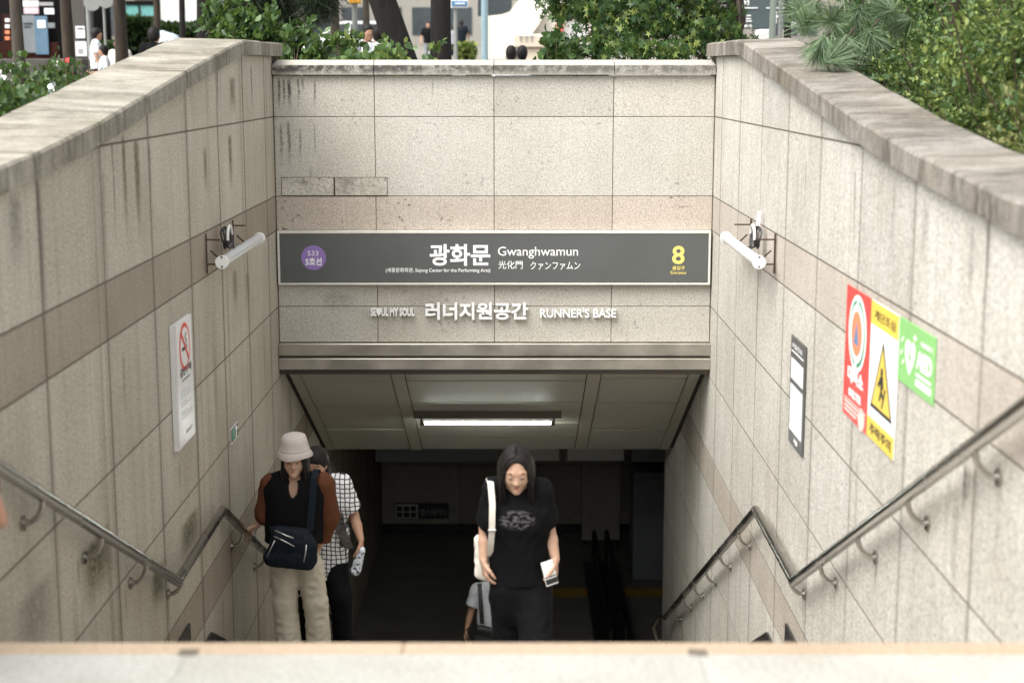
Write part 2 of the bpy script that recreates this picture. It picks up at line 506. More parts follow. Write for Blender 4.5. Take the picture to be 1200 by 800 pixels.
M['signplate'] = plain('plate_pale', (0.70, 0.70, 0.68), 0.35, var=0.03)
M['signrim'] = plain('plate_rim', (0.58, 0.53, 0.54), 0.4, var=0.05)
M['pinkink'] = plain('ink_pink', (0.80, 0.55, 0.50), 0.6)

# ------------------------------------------------------------------ layout numbers (metres; camera floor is z = 0)
XL, XR, YB = -2.0, 1.7, 12.84
COPE_PTS = [(2.0, 1.085), (5.0, 1.09), (5.9, 1.16), (6.45, 1.2), (7.3, 1.285), (8.5, 1.433), (9.4, 1.545), (10.3, 1.648), (11.0, 1.73), (11.35, 1.758), (13.4, 1.772)]
SLOPE = 0.502
Y_TOP, Y_L0, Y_L1, Z_LAND, Y_FOOT, Z_FLOOR = 4.148, 8.36, 9.6, -2.14, 15.94, -5.32


def interp(pts, y):
    if y <= pts[0][0]: return pts[0][1]
    for (a, za), (b, zb) in zip(pts, pts[1:]):
        if y <= b: return za + (zb - za) * (y - a) / (b - a)
    return pts[-1][1]


def cope(y): return interp(COPE_PTS, y)


def stair_z(y): return interp([(Y_TOP, 0), (Y_L0, Z_LAND), (Y_L1, Z_LAND), (Y_FOOT, Z_FLOOR)], y)


def ground_z(y): return interp([(4.0, 0.0), (8.0, 0.55), (13.0, 0.95), (15.0, 0.95), (150, 5.0), (400, 9.0)], y)


# ------------------------------------------------------------------ ground
xs = [-400, -120, -50, -25, -14, -8, -5, -3.4, -2.43, 2.12, 3.2, 5, 8, 14, 25, 50, 120, 400]
ys = [-60, -20, -6, 3.6, 5, 6, 7, 8, 9, 10, 11, 12, 13.1, 15, 18, 24, 32, 45, 60, 80, 110, 150, 400]
g = MB()
for i in range(len(xs) - 1):
    for j in range(len(ys) - 1):
        if xs[i] >= -2.44 and xs[i + 1] <= 2.13 and 3.5 < ys[j] and ys[j + 1] <= 13.2: continue
        g.face([(x, y, ground_z(y) - 0.03) for x, y in ((xs[i], ys[j]), (xs[i + 1], ys[j]), (xs[i + 1], ys[j + 1]), (xs[i], ys[j + 1]))])
k = N('plaza_paving')
br = k.n('ShaderNodeTexBrick'); k.set(br, 'Vector', k.pos((1, 1, 1))); k.set(br, 'Scale', 1.6)
k.set(br, 'Color1', (0.40, 0.385, 0.35, 1)); k.set(br, 'Color2', (0.34, 0.325, 0.295, 1)); k.set(br, 'Mortar', (0.2, 0.19, 0.17, 1)); br.inputs['Mortar Size'].default_value = 0.012
M['paving'] = k.out(k.mix(k.ramp(k.noise(k.pos(), 0.8, 4, 0.6), [(0.3, 0), (0.7, 1)]), k.mix(1.0, br.outputs[0], (0.4, 0.39, 0.36), 'MULTIPLY'), k.mix(1.0, br.outputs[0], (0.55, 0.54, 0.51), 'MULTIPLY')), 0.85)
tag(g.build('ground', M['paving']), kind='structure')

M['soil'] = plain('planter_soil', (0.07, 0.052, 0.035), 0.95, var=0.4, scale=12, obj=False, bump=0.6)
for nm, (xa, xb) in (('planting_bed', (-5.4, -2.46)), ('planting_bed', (2.14, 6.5))):
    b_ = MB()
    yy = [4.6 + 0.5 * i for i in range(23)]
    for a, b in zip(yy, yy[1:]):
        b_.face([(xa, a, ground_z(a) + .02), (xb, a, ground_z(a) + .02), (xb, b, ground_z(b) + .02), (xa, b, ground_z(b) + .02)])
    tag(b_.build(nm, M['soil']), kind='structure')
b_ = MB()
for a, b in ((13.35, 14.2), (14.2, 15.1), (15.1, 17.0), (17.0, 19.5)):
    b_.face([(-5.4, a, ground_z(a) + .024), (7, a, ground_z(a) + .024), (7, b, ground_z(b) + .024), (-5.4, b, ground_z(b) + .024)])
tag(b_.build('planting_bed', M['soil']), kind='structure')

# ------------------------------------------------------------------ floor at the head of the stairs
fl = MB()
fl.box((-2.44, -2.0, -0.40), (2.11, 4.13, -0.030))
floor = tag(fl.build('stair_head_floor', M['concrete']), kind='structure')
# pale slabs and a beige nosing strip of separate stones
xj = [-2.42, -0.915, 0.525, 1.965, 2.10]
for a, b in zip(xj, xj[1:]):
    for y0, y1 in ((3.42, 4.057), (2.81, 3.412), (2.2, 2.802), (1.59, 2.192)):
        if b - a < 0.2 and y0 < 3.4: pass
        s_ = MB()
        dz = random.uniform(-.0012, .0012)
        s_.box((a + .0008, y0, -0.03), (b - .0008, y1, dz), 0.0012)
        s_.build('floor_slab', M['floor_gran'], floor)
xn = [-2.42, -1.8, -0.31, 1.13, 2.10]
for a, b in zip(xn, xn[1:]):
    s_ = MB()
    s_.box((a + .0004, 4.060, -0.12), (b - .0004, 4.158, -0.003), 0.005)
    s_.build('nosing_stone', M['nosing'], floor)
# little dark dirt plugs sitting in the slab joints
for x in (-0.915, 0.525):
    s_ = MB(); s_.box((x - .026, 4.045, -0.02), (x + .026, 4.095, 0.0022), 0.0015)
    s_.build('joint_filler', M['mortar'], floor)

# ------------------------------------------------------------------ stairs
st = MB()
prof = [(4.08, -0.4), (4.08, -0.16)]
core = MB()
core.prism([(XL + .03, 4.1, -0.45), (XL + .03, Y_L0, Z_LAND - .2), (XL + .03, Y_L1, Z_LAND - .2), (XL + .03, Y_FOOT, Z_FLOOR - .2), (XL + .03, Y_FOOT, Z_FLOOR - .6), (XL + .03, 4.1, Z_FLOOR - .6)], (XR - XL - .06, 0, 0))
stairs = tag(core.build('stairs', M['concrete']), kind='structure')


def flight(y0, z0, y1, z1):
    n = round((z0 - z1) / 0.158)
    rise, run = (z0 - z1) / n, (y1 - y0) / n
    for i in range(n - 1):
        z = z0 - (i + 1) * rise
        s_ = MB()
        s_.box((XL + .003, y0 + i * run + .002, z - rise - .02), (XR - .003, y0 + (i + 1) * run + .028, z), 0.006)
        s_.build('stair_step', M['step'], stairs)


flight(Y_TOP, 0, Y_L0, Z_LAND)
flight(Y_L1, Z_LAND, Y_FOOT, Z_FLOOR)
for i in range(2):
    s_ = MB(); ya = Y_L0 + .03 + i * (Y_L1 - Y_L0) / 2
    s_.box((XL + .003, ya, Z_LAND - .1), (XR - .003, ya + (Y_L1 - Y_L0) / 2 - .004, Z_LAND), 0.004)
    s_.build('landing_slab', M['step'], stairs)

# ------------------------------------------------------------------ side walls
ROWS = [1.269, 0.605, 0.315, -0.338, -0.95, -1.6, -1.9, -2.55, -3.2, -3.85, -4.5, -5.32]
PINK = {2, 6}
G = 0.0055   # half joint


def side_wall(name, label, X, sgn, y_end, gm, pm, cm, cope_w):
    """sgn +1: the wall's face looks to +x (west wall)"""
    core = MB()
    ys_ = [2.0, 4.5, 5.5, 6.5, 7.5, 8.5, 9.5, 10.5, 11.35, 13.2]
    xm = X - sgn * .0016
    poly = [(xm, y, cope(y) - .004) for y in ys_] + [(xm, 13.2, 0.85), (xm, y_end, 0.6), (xm, y_end, -5.7), (xm, 2.0, -5.7)]
    core.prism(poly[::-1], (-sgn * .40, 0, 0))
    wall = core.build(name, M['mortar'])
    tag(wall, label, 'wall', kind='thing')
    cols = [2.0] + [12.4 - n for n in range(10, -1, -1)] + [YB] + [13.4 + n for n in range(int(y_end - 13.4 + .99))]
    cols = [c for c in cols if c < y_end - .05] + [y_end]
    for ya, yb in zip(cols, cols[1:]):
        for r in range(len(ROWS)):
            zt = cope(ya) if r == 0 else ROWS[r - 1]
            zb = ROWS[r]
            under = ya >= YB - .01
            if under and zb > -0.7: continue
            if stair_z(min(yb, 15.9)) > zt + .25: continue
            a, b, z0 = ya + G, yb - G, zb + G
            if r == 0:
                tops = [(y, min(cope(y), 9) - .002) for y in (b, (a + b) / 2, a)]
                tops = [(y, z) for y, z in tops if z > z0 + .03]
                if len(tops) < 2: continue
                if tops[-1][0] > a + .01:   # wedge where the curve drops below the joint
                    lo = a
                    for q in range(40):
                        if cope(lo) - .002 > z0 + .004: break
                        lo += .025
                    a = lo
                    tops.append((a, cope(a) - .002))
            else:
                zt2 = [min(zt - G, cope(y) - .002) for y in (b, a)]
                if max(zt2) < z0 + .05: continue
                tops = [(b, zt2[0]), (a, zt2[1])]
                if zt2[1] < z0 + .02 or zt2[0] < z0 + .02: continue
            out = sgn * random.uniform(-.0005, .0006)
            xf, xb_ = X + out, X - sgn * .024
            poly = [(a, z0), (b, z0)] + tops
            cy, cz = sum(p[0] for p in poly) / len(poly), sum(p[1] for p in poly) / len(poly)
            mb = MB()
            bev = .0007
            n = len(poly)
            tilt = [random.uniform(-.0003, .0003) for _ in range(2)]
            front = [(xf + tilt[0] * (y - cy) + tilt[1] * (z - cz), y + bev * (1 if y < cy else -1), z + bev * (1 if z < cz else -1)) for y, z in poly]
            mid = [(xf - sgn * bev, y, z) for y, z in poly]
            back = [(xb_, y, z) for y, z in poly]
            mb.v = front + mid + back
            mb.f = [tuple(range(n))] + [(i, (i + 1) % n, n + (i + 1) % n, n + i) for i in range(n)] + [(n + i, n + (i + 1) % n, 2 * n + (i + 1) % n, 2 * n + i) for i in range(n)]
            mb.m = [0] * len(mb.f)
            mb.build('granite_panel', pm if r in PINK else gm, wall)
    # coping stones
    cj = [2.0, 3.3, 4.3, 5.3, 6.3, 7.25, 8.3, 9.25, 10.2, 11.15, 12.1, 13.15]
    for q, (ya, yb) in enumerate(zip(cj, cj[1:])):
        mb = MB()
        xi, xo = X + sgn * .05, X - sgn * cope_w
        dz = random.uniform(-.003, .003)
        for s_i in range(5):
            y = ya + .003 + (yb - ya - .006) * s_i / 4
            z = cope(y) + dz * .3
            e = .004 if s_i in (0, 4) else 0
            mb.v += [(xi - sgn * e, y, z), (xi - sgn * e, y, z + .098 - e), (xi - sgn * .012, y, z + .110 - e), (xo + sgn * .02, y, z + .122 - e), (xo, y, z + .106 - e), (xo, y, z)]
        for s_i in range(4):
            for e in range(6):
                e2 = (e + 1) % 6
                mb.f.append((s_i * 6 + e, s_i * 6 + e2, s_i * 6 + 6 + e2, s_i * 6 + 6 + e))
        mb.f += [(0, 1, 2, 3, 4, 5), tuple(24 + i for i in range(6))]
        mb.m = [0] * len(mb.f)
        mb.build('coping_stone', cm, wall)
    # black stepped skirting along the flights and the landing
    sk = MB()
    x0 = X + sgn * .0035
    pts = [(7.9, -1.717), (8.92, -1.717), (8.92, -2.02), (9.57, -2.02), (Y_FOOT, -5.19)]
    dn = [(Y_FOOT, -5.33), (9.6, -2.3), (7.9, -2.3)]
    sk.prism([(x0, y, z) for y, z in pts + dn], (sgn * .014, 0, 0))
    sk.build('skirting_board', M['skirt'], wall)
    return wall


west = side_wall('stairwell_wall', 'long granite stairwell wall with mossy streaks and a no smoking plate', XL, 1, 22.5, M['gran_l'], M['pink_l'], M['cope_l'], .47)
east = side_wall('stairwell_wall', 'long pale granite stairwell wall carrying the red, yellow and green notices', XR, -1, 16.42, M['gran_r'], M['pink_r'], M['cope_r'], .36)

# ------------------------------------------------------------------ end wall above the opening
core = MB()
core.box((XL - .3, YB + .0032, -0.66), (XR + .3, YB + .36, 1.60))
end = core.build('end_wall', M['mortar'])
tag(end, 'granite end wall above the passage opening, holding the grey station sign', 'wall', kind='thing')
cols = [XL + .004, -1.15, -0.15, 0.85, XR - .004]
rows = [1.612, 1.269, 0.605, 0.315, -0.335, -0.645]
for a, b in zip(cols, cols[1:]):
    for r, (zt, zb) in enumerate(zip(rows, rows[1:])):
        mb = MB()
        yo = random.uniform(-.001, .001)
        g_ = .003
        mb.box((a + g_, YB + yo, zb + g_), (b - g_, YB + .024, zt - g_), .003)
        mb.build('granite_panel', M['pink_b'] if r == 2 else M['gran_b'], end)
for a, b in ((-1.945, -1.503), (-1.495, -1.052)):
    mb = MB(); mb.box((a + .003, YB - .006, .613), (b - .003, YB + .004, .762), .0015)
    mb.build('patch_stone', M['patch'], end)
mb = MB(); mb.box((-1.9465, YB - .0025, .6085), (-1.0505, YB + .003, .7665)); mb.build('patch_mortar', M['rust'], end)
cx = [XL + .002, -1.15, -0.15, 0.85, XR - .002]
for q, (a, b) in enumerate(zip(cx, cx[1:])):
    mb = MB()
    a2, b2 = a + .003, b - .003
    prof = [(YB - .045, 1.616), (YB - .045, 1.692), (YB + .03, 1.738), (YB + .40, 1.742), (YB + .40, 1.616)]
    ends = []
    for x, e in ((a2, 1), (b2, -1)):
        ends.append([(x + (e * .03 if (q == 0 and e > 0 or q == 3 and e < 0) and i in (2,) else 0), y, z) for i, (y, z) in enumerate(prof)])
    mb.v = ends[0] + ends[1]
    mb.f = [tuple(range(5)), tuple(range(5, 10))] + [(i, (i + 1) % 5, 5 + (i + 1) % 5, 5 + i) for i in range(5)]
    mb.m = [0] * 7
    mb.build('coping_stone', M['cope_b'], end)

# ------------------------------------------------------------------ steel beam over the opening
beam = thing('lintel_beam', 'brushed steel beam spanning the top of the dark passage opening', 'beam', (0, YB, -0.9))
for nm, y0, z0, z1, m in (('beam_face', YB - .07, -0.752, -0.648, M['beam_steel']), ('groove', YB - .045, -0.775, -0.752, M['beam_dark']),
                          ('beam_face', YB - .073, -0.872, -0.775, M['beam_steel']), ('beam_underside', YB - .035, -0.918, -0.872, M['beam_dark'])):
    mb = MB(); mb.box((XL + .003, y0, z0), (XR - .003, YB + .12, z1), .004 if nm == 'beam_face' else 0)
    mb.build(nm, m, beam)

# ------------------------------------------------------------------ sloping soffit, passage ceiling
YS0, ZS0, YS1, ZS1 = YB + .12, -0.90, 15.6, -2.27
def soff(y): return ZS0 + (ZS1 - ZS0) * (y - YS0) / (YS1 - YS0)
mb = MB()
mb.prism([(XL - .01, YS0, ZS0 + .012), (XL - .01, YS1, ZS1 + .012), (XL - .01, 23.5, ZS1 + .012), (XL - .01, 23.5, .3), (XL - .01, YS0, .3)], (XR + 4.8 - XL, 0, 0))
ceil = tag(mb.build('ceiling', M['shadowgap']), kind='structure')
ln = math.hypot(YS1 - YS0, ZS1 - ZS0)
def soff_panel(xa, xb, ta, tb, m, nm, drop=0.0):
    ya, yb = YS0 + (YS1 - YS0) * ta, YS0 + (YS1 - YS0) * tb
    mb = MB()
    nrm = Vector((0, -(ZS0 - ZS1) / ln, -(YS1 - YS0) / ln))
    o = nrm * (.002 + drop + random.uniform(0, .006))
    top = nrm * -.018
    pts = [Vector((xa, ya, soff(ya))), Vector((xb, ya, soff(ya))), Vector((xb, yb, soff(yb))), Vector((xa, yb, soff(yb)))]
    mb.prism([p + o for p in pts], top - o)
    mb.build(nm, m, ceil)
strips = [(-1.955, -1.870), (-1.064, -0.951), (0.666, 0.784), (1.560, 1.655)]
for a, b in strips: soff_panel(a, b, 0, 1, M['soffit_strip'], 'soffit_strip', .003)
bays = [(-1.861, -1.074, [0, .13, .42, .71, 1]), (-0.941, .656, [0, .12, .36, .62, .82, 1]), (.794, 1.551, [0, .1, .38, .72, 1])]
for a, b, ts in bays:
    for t0, t1 in zip(ts, ts[1:]):
        soff_panel(a, b, t0 + .005, t1 - .005, M['soffit'], 'soffit_panel')

# ------------------------------------------------------------------ passage floor and end
mb = MB()
mb.box((XL - .02, Y_FOOT - .02, Z_FLOOR - .3), (6.4, 23.2, Z_FLOOR - .012))
pf = tag(mb.build('passage_floor', M['concrete']), kind='structure')
for i in range(7):
    for j in range(12):
        xa, ya = XL + i * 1.2 + .002, Y_FOOT + .02 + j * .6
        s_ = MB(); s_.box((xa, ya + .002, Z_FLOOR - .012), (xa + 1.196, ya + .597, Z_FLOOR + random.uniform(-.0008, .0008)), .0015)
        s_.build('floor_tile', M['tunfloor'], pf)
for i in range(15):
    xa = 0.02 + i * .3
    s_ = MB(); s_.box((xa + .003, 19.62, Z_FLOOR + .002), (xa + .297, 19.95, Z_FLOOR + .007), .002)
    s_.build('tactile_tile', M['tactile'], pf)
core = MB(); core.box((XL - .02, 22.55, Z_FLOOR - .3), (6.4, 22.9, ZS1 + .01))
pw = tag(core.build('passage_end_wall', M['mortar']), 'dim grey stone wall closing the underground passage', 'wall', kind='thing')
for i in range(7):
    for zt, zb in ((-2.28, -3.37), (-3.37, -3.62), (-3.62, -4.25), (-4.25, -4.98), (-4.98, -5.3)):
        s_ = MB(); s_.box((XL + i * 1.2 + .004, 22.53 + random.uniform(0, .002), zb + .004), (XL + i * 1.2 + 1.196, 22.56, zt - .004), .002)
        s_.build('wall_tile', M['tunwall'], pw)
s_ = MB(); s_.box((XL, 22.515, -5.32), (6.4, 22.54, -5.17)); s_.build('skirting_board', M['skirt'], pw)
# the passage turns right: far side of that arm
core = MB(); core.box((6.0, 16.0, Z_FLOOR - .3), (6.4, 22.6, ZS1 + .01))
pe = tag(core.build('passage_side_wall', M['tunwall']), 'plain wall at the far right of the underground passage', 'wall', kind='thing')
core = MB(); core.box((XR + .03, 16.0, Z_FLOOR - .3), (6.4, 16.4, ZS1 + .01))
tag(core.build('passage_return_wall', M['tunwall']), 'wall of the passage arm turning right behind the stairs', 'wall', kind='thing')

# ------------------------------------------------------------------ lettering
def text_mesh(txt, bold=0.0, spacing=1.0):
    c = bpy.data.curves.new('t', 'FONT')
    c.body = txt; c.size = 1; c.offset = bold; c.resolution_u = 3; c.space_character = spacing
    o = bpy.data.objects.new('t', c)
    link(o)
    dg = bpy.context.evaluated_depsgraph_get()
    dg.update()
    me = bpy.data.meshes.new_from_object(o.evaluated_get(dg))
    bpy.data.objects.remove(o); bpy.data.curves.remove(c)
    v = [tuple(p.co)[:2] for p in me.vertices]
    f = [tuple(p.vertices) for p in me.polygons]
    bpy.data.meshes.remove(me)
    return v, f


def glyphs_to(v, f, origin, U, V, Nn, w, h, depth):
    """fit a flat glyph mesh into a w x h box at origin; depth gives it thickness"""
    import bmesh
    x0, x1 = min(p[0] for p in v), max(p[0] for p in v)
    y0, y1 = min(p[1] for p in v), max(p[1] for p in v)
    sx = w / (x1 - x0) if w else None
    sy = h / (y1 - y0) if h else None
    sx = sx or sy; sy = sy or sx
    O, U, V, Nn = Vector(origin), Vector(U), Vector(V), Vector(Nn)
    mb = MB()
    pts = [O + U * ((p[0] - x0) * sx) + V * ((p[1] - y0) * sy) for p in v]
    mb.v = [tuple(p + Nn * depth) for p in pts]
    mb.f = [q for q in f]
    # side walls along open edges
    cnt = {}
    for q in f:
        for a, b in zip(q, q[1:] + q[:1]):
            cnt[(a, b)] = 1
    n = len(pts)
    mb.v += [tuple(p) for p in pts]
    for (a, b) in cnt:
        if (b, a) not in cnt: mb.f.append((b, a, n + a, n + b))
    mb.m = [0] * len(mb.f)
    return mb


def text(txt, origin, U, V, Nn, w, h, mat, parent, name='lettering', bold=0.012, depth=0.0015, spacing=1.0):
    v, f = text_mesh(txt, bold, spacing)
    return glyphs_to(v, f, origin, U, V, Nn, w, h, depth).build(name, mat, parent, fix=False)


UX, UZ, NB = Vector((1, 0, 0)), Vector((0, 0, 1)), Vector((0, -1, 0))


def on_end(px, py, d=YB): return P(px, py, d)


# ------------------------------------------------------------------ the station sign
ys_ = YB - .062
sg = thing('station_sign', 'wide dark grey station sign with white place names and a yellow 8', 'sign', (-.15, YB, .09))
x0, x1, z0, z1 = -1.985, 1.682, -.141, .318
mb = MB(); mb.box((x0 + .012, ys_ + .006, z0 + .012), (x1 - .012, YB - .002, z1 - .012)); mb.build('panel', M['signgrey'], sg)
for lo, hi in (((x0, ys_, z1 - .022), (x1, YB - .003, z1)), ((x0, ys_, z0), (x1, YB - .003, z0 + .016)), ((x0, ys_, z0 + .0165), (x0 + .018, YB - .003, z1 - .0225)), ((x1 - .018, ys_, z0 + .0165), (x1, YB - .003, z1 - .0225))):
    mb = MB(); mb.box(lo, hi, .002); mb.build('frame', M['signframe'], sg)
yt = ys_ + .0055


def sign_text(txt, a, b, mat, parent=None, **kw):
    """lettering between photo pixels a (left, bottom) and b (right, top) on the sign face"""
    A, B = P(a[0], a[1], yt), P(b[0], b[1], yt)
    return text(txt, (A.x, yt, A.z), UX, UZ, NB, B.x - A.x, B.z - A.z, mat, parent or sg, **kw)


c = P(367.5, 302, yt)
mb = MB(); mb.disc((c.x, yt, c.z), NB, .105, .0012, 40); disc = mb.build('line_badge', M['purple'], sg)
yt -= .0014
sign_text('533', (360.5, 299.5), (373, 294), M['white'], disc, bold=0.0)
sign_text('5호선', (358, 311), (377, 302), M['white'], disc, bold=.03)
yt += .0014
sign_text('광화문', (503.5, 311.5), (574.5, 286), M['white'], bold=.028)
sign_text('Gwanghwamun', (583.5, 303), (677.5, 289), M['white'], bold=.004)
sign_text('光化門', (584, 315), (612.5, 305.5), M['white'], bold=.006)
sign_text('クァンファムン', (621.5, 316), (680, 306.5), M['white'], bold=.006)
sign_text('(세종문화회관, Sejong Center for the Performing Arts)', (452, 320), (574.5, 313.8), M['white'], bold=.012)
sign_text('8', (787.5, 309.5), (802.5, 288), M['yellow'], bold=.018)
sign_text('출입구', (788, 316.3), (802.5, 311.6), M['yellow'], bold=.012)
sign_text('Entrance', (786, 321.2), (804, 317.6), M['yellow'], bold=.0)

# ------------------------------------------------------------------ raised wall letters
def raised(label, chars, px0, px1, py_b, py_t, group=None, bold=.03, heart=None):
    A, B = P(px0, py_b, YB - .03), P(px1, py_t, YB - .03)
    t = thing('wall_lettering', label, 'lettering', (A.x, YB, A.z))
    full, _ = text_mesh(chars, bold)
    X0, X1 = min(p[0] for p in full), max(p[0] for p in full)
    Y0, Y1 = min(p[1] for p in full), max(p[1] for p in full)
    sx, sz = (B.x - A.x) / (X1 - X0), (B.z - A.z) / (Y1 - Y0)
    base = text_mesh('H', bold)[0]
    for i, ch in enumerate(chars):
        if ch == ' ': continue
        v, f = text_mesh(ch, bold)
        pre, _ = text_mesh(chars[:i + 1], bold)
        off = max(p[0] for p in pre) - max(p[0] for p in v)
        u0, v0 = min(p[0] for p in v), min(p[1] for p in v)
        u1, v1 = max(p[0] for p in v), max(p[1] for p in v)
        o = (A.x + (u0 + off - X0) * sx, YB - .018, A.z + (v0 - Y0) * sz)
        if i == heart: f_, g_ = text_mesh('♥', 0); v, f = f_, g_
        mb = glyphs_to(v, f, o, UX, UZ, NB, (u1 - u0) * sx, (v1 - v0) * sz, .022)
        mb.build('letter', M['white'], t, fix=False)
    return t


raised('largest row of raised white Korean letters under the station sign', '러너지원공간', 498.5, 619, 374.5, 354.5, bold=.03)
raised('raised white English letters right of the Korean row under the sign', "RUNNER'S BASE", 633, 722, 372, 361.5, bold=.018)
raised('small raised white slogan with a heart left of the Korean row', 'SEOUL MY SOUL', 434.5, 485.5, 370.2, 360.6, bold=.035, heart=2)

# ------------------------------------------------------------------ small plates on the side walls
def plate(name, label, cat, X, sgn, ya, yb, z0, z1, mat, thick=.012, rim=None):
    """plate on a side wall; returns (thing, mapper) where mapper(u, v) gives a point, u from viewer's left 0..1, v up 0..1"""
    t = thing(name, label, cat, (X, (ya + yb) / 2, z0))
    mb = MB()
    lo = (min(X + sgn * .002, X + sgn * thick), min(ya, yb), z0)
    hi = (max(X + sgn * .002, X + sgn * thick), max(ya, yb), z1)
    mb.box(lo, hi, .0015)
    mb.build('plate', mat, t)
    xf = X + sgn * (thick + .0006)
    yl, yr = (max(ya, yb), min(ya, yb)) if sgn < 0 else (min(ya, yb), max(ya, yb))

    def mp(u, v): return Vector((xf, yl + (yr - yl) * u, z0 + (z1 - z0) * v))
    return t, mp, Vector((0, 1 if yr > yl else -1, 0)), Vector((sgn, 0, 0)), abs(yb - ya), z1 - z0


def flat(mp, Nn, pts, mat, parent, name, depth=.001, lift=0.0):
    """flat print: polygon given in plate u,v"""
    mb = MB()
    mb.prism([mp(u, v) + Nn * lift for u, v in pts], Nn * depth)
    return mb.build(name, mat, parent)


def ptext(txt, mp, U, Nn, W, H, u0, v0, u1, v1, mat, parent, bold=.02, lift=0.0):
    return text(txt, mp(u0, v0) + Nn * lift, U, UZ, Nn, (u1 - u0) * W, (v1 - v0) * H, mat, parent, bold=bold, depth=.0012)


def ring(cu, cv, ru, rv, n=28): return [(cu + ru * math.cos(2 * math.pi * i / n), cv + rv * math.sin(2 * math.pi * i / n)) for i in range(n)]


# red shelter notice
t, mp, U, Nn, W, H = plate('shelter_sign', 'tall red shelter notice with a round white emblem', 'sign', XR, -1, 7.07, 7.60, -.088, .570, M['red'], .006)
asp = W / H
for ru, m, lf in ((.36, M['white'], .0), (.315, M['deepgreen'], .001), (.275, M['white'], .002), (.21, M['orange'], .003)):
    flat(mp, Nn, ring(.5, .68, ru, ru * asp), m, t, 'emblem', .001, lf)
flat(mp, Nn, [(.40, .60), (.60, .60), (.5, .765)], M['blue'], t, 'emblem', .001, .0045)
for a in (.95, -.95):   # breaks in the green ring
    flat(mp, Nn, [(.47, .68 + a * .27 * asp * 1.0), (.53, .68 + a * .27 * asp), (.53, .68 + a * .33 * asp * 1.0), (.47, .68 + a * .33 * asp)], M['white'], t, 'emblem', .001, .0032)
ptext('대피소', mp, U, Nn, W, H, .17, .28, .80, .405, M['white'], t, .05)
ptext('SHELTER', mp, U, Nn, W, H, .24, .175, .74, .235, M['white'], t, .03)
flat(mp, Nn, [(.06, .135), (.94, .135), (.94, .142), (.06, .142)], M['pinkink'], t, 'rule')
for r in range(3):
    flat(mp, Nn, [(.08, .105 - r * .033), (.70 - .06 * r, .105 - r * .033), (.70 - .06 * r, .122 - r * .033), (.08, .122 - r * .033)], M['pinkink'], t, 'print_line')
flat(mp, Nn, ring(.78, .075, .13, .13 * asp * .8, 16), M['pinkink'], t, 'emblem')
# yellow and white fall warning
t, mp, U, Nn, W, H = plate('warning_sign', 'yellow and white fall warning notice with a black-edged triangle', 'sign', XR, -1, 6.552, 7.066, -.082, .5705, M['white'], .006)
asp = W / H
flat(mp, Nn, [(0.005, .83), (.995, .83), (.995, .997), (.005, .997)], M['signyel'], t, 'band')
flat(mp, Nn, [(0.005, .003), (.995, .003), (.995, .155), (.005, .155)], M['signyel'], t, 'band')
ptext('계단조심', mp, U, Nn, W, H, .14, .875, .9, .945, M['ink'], t, .01, .0012)
ptext('추락주의', mp, U, Nn, W, H, .12, .04, .9, .12, M['ink'], t, .02, .0012)
flat(mp, Nn, [(.10, .235), (.90, .235), (.5, .76)], M['ink'], t, 'triangle')
flat(mp, Nn, [(.165, .265), (.835, .265), (.5, .70)], M['signyel'], t, 'triangle', .001, .0011)
flat(mp, Nn, ring(.50, .535, .045, .045 * asp, 12), M['ink'], t, 'pictogram', .001, .0022)
for pts in ([(.44, .50), (.55, .51), (.58, .43), (.48, .40)], [(.45, .50), (.36, .43), (.39, .41), (.47, .46)], [(.50, .42), (.60, .36), (.58, .34), (.47, .39)], [(.48, .41), (.42, .33), (.46, .32), (.54, .40)], [(.62, .44), (.66, .43), (.56, .285), (.52, .285)]):
    flat(mp, Nn, pts, M['ink'], t, 'pictogram', .001, .0022)
# green AED notice
t, mp, U, Nn, W, H = plate('aed_sign', 'green AED notice with a white heart', 'sign', XR, -1, 5.97, 6.549, .292, .572, M['signgreen'], .006)
ptext('♥', mp, U, Nn, W, H, .21, .20, .48, .72, M['white'], t, .0)
flat(mp, Nn, [(.355, .60), (.31, .45), (.345, .45), (.32, .30), (.40, .50), (.36, .50), (.385, .60)], M['signgreen'], t, 'pictogram', .001, .0015)
ptext('AED', mp, U, Nn, W, H, .53, .38, .93, .66, M['white'], t, .03)
ptext('자동심장충격기', mp, U, Nn, W, H, .63, .75, .93, .82, M['white'], t, .01)
flat(mp, Nn, [(.53, .12), (.93, .12), (.93, .22), (.53, .22)], M['white'], t, 'strip')
flat(mp, Nn, [(.53, .27), (.92, .27), (.92, .31), (.53, .31)], M['white'], t, 'strip')
for cu, cv in ((.08, .66), (.06, .45), (.12, .32)):
    flat(mp, Nn, [(cu, cv - .05), (cu + .06, cv + .02), (cu + .08, cv + .08), (cu + .03, cv + .04)], M['white'], t, 'pictogram')
flat(mp, Nn, [(.44, .74), (.475, .79), (.51, .79), (.475, .84), (.475, .88), (.455, .83), (.42, .80), (.45, .79)], M['white'], t, 'pictogram')
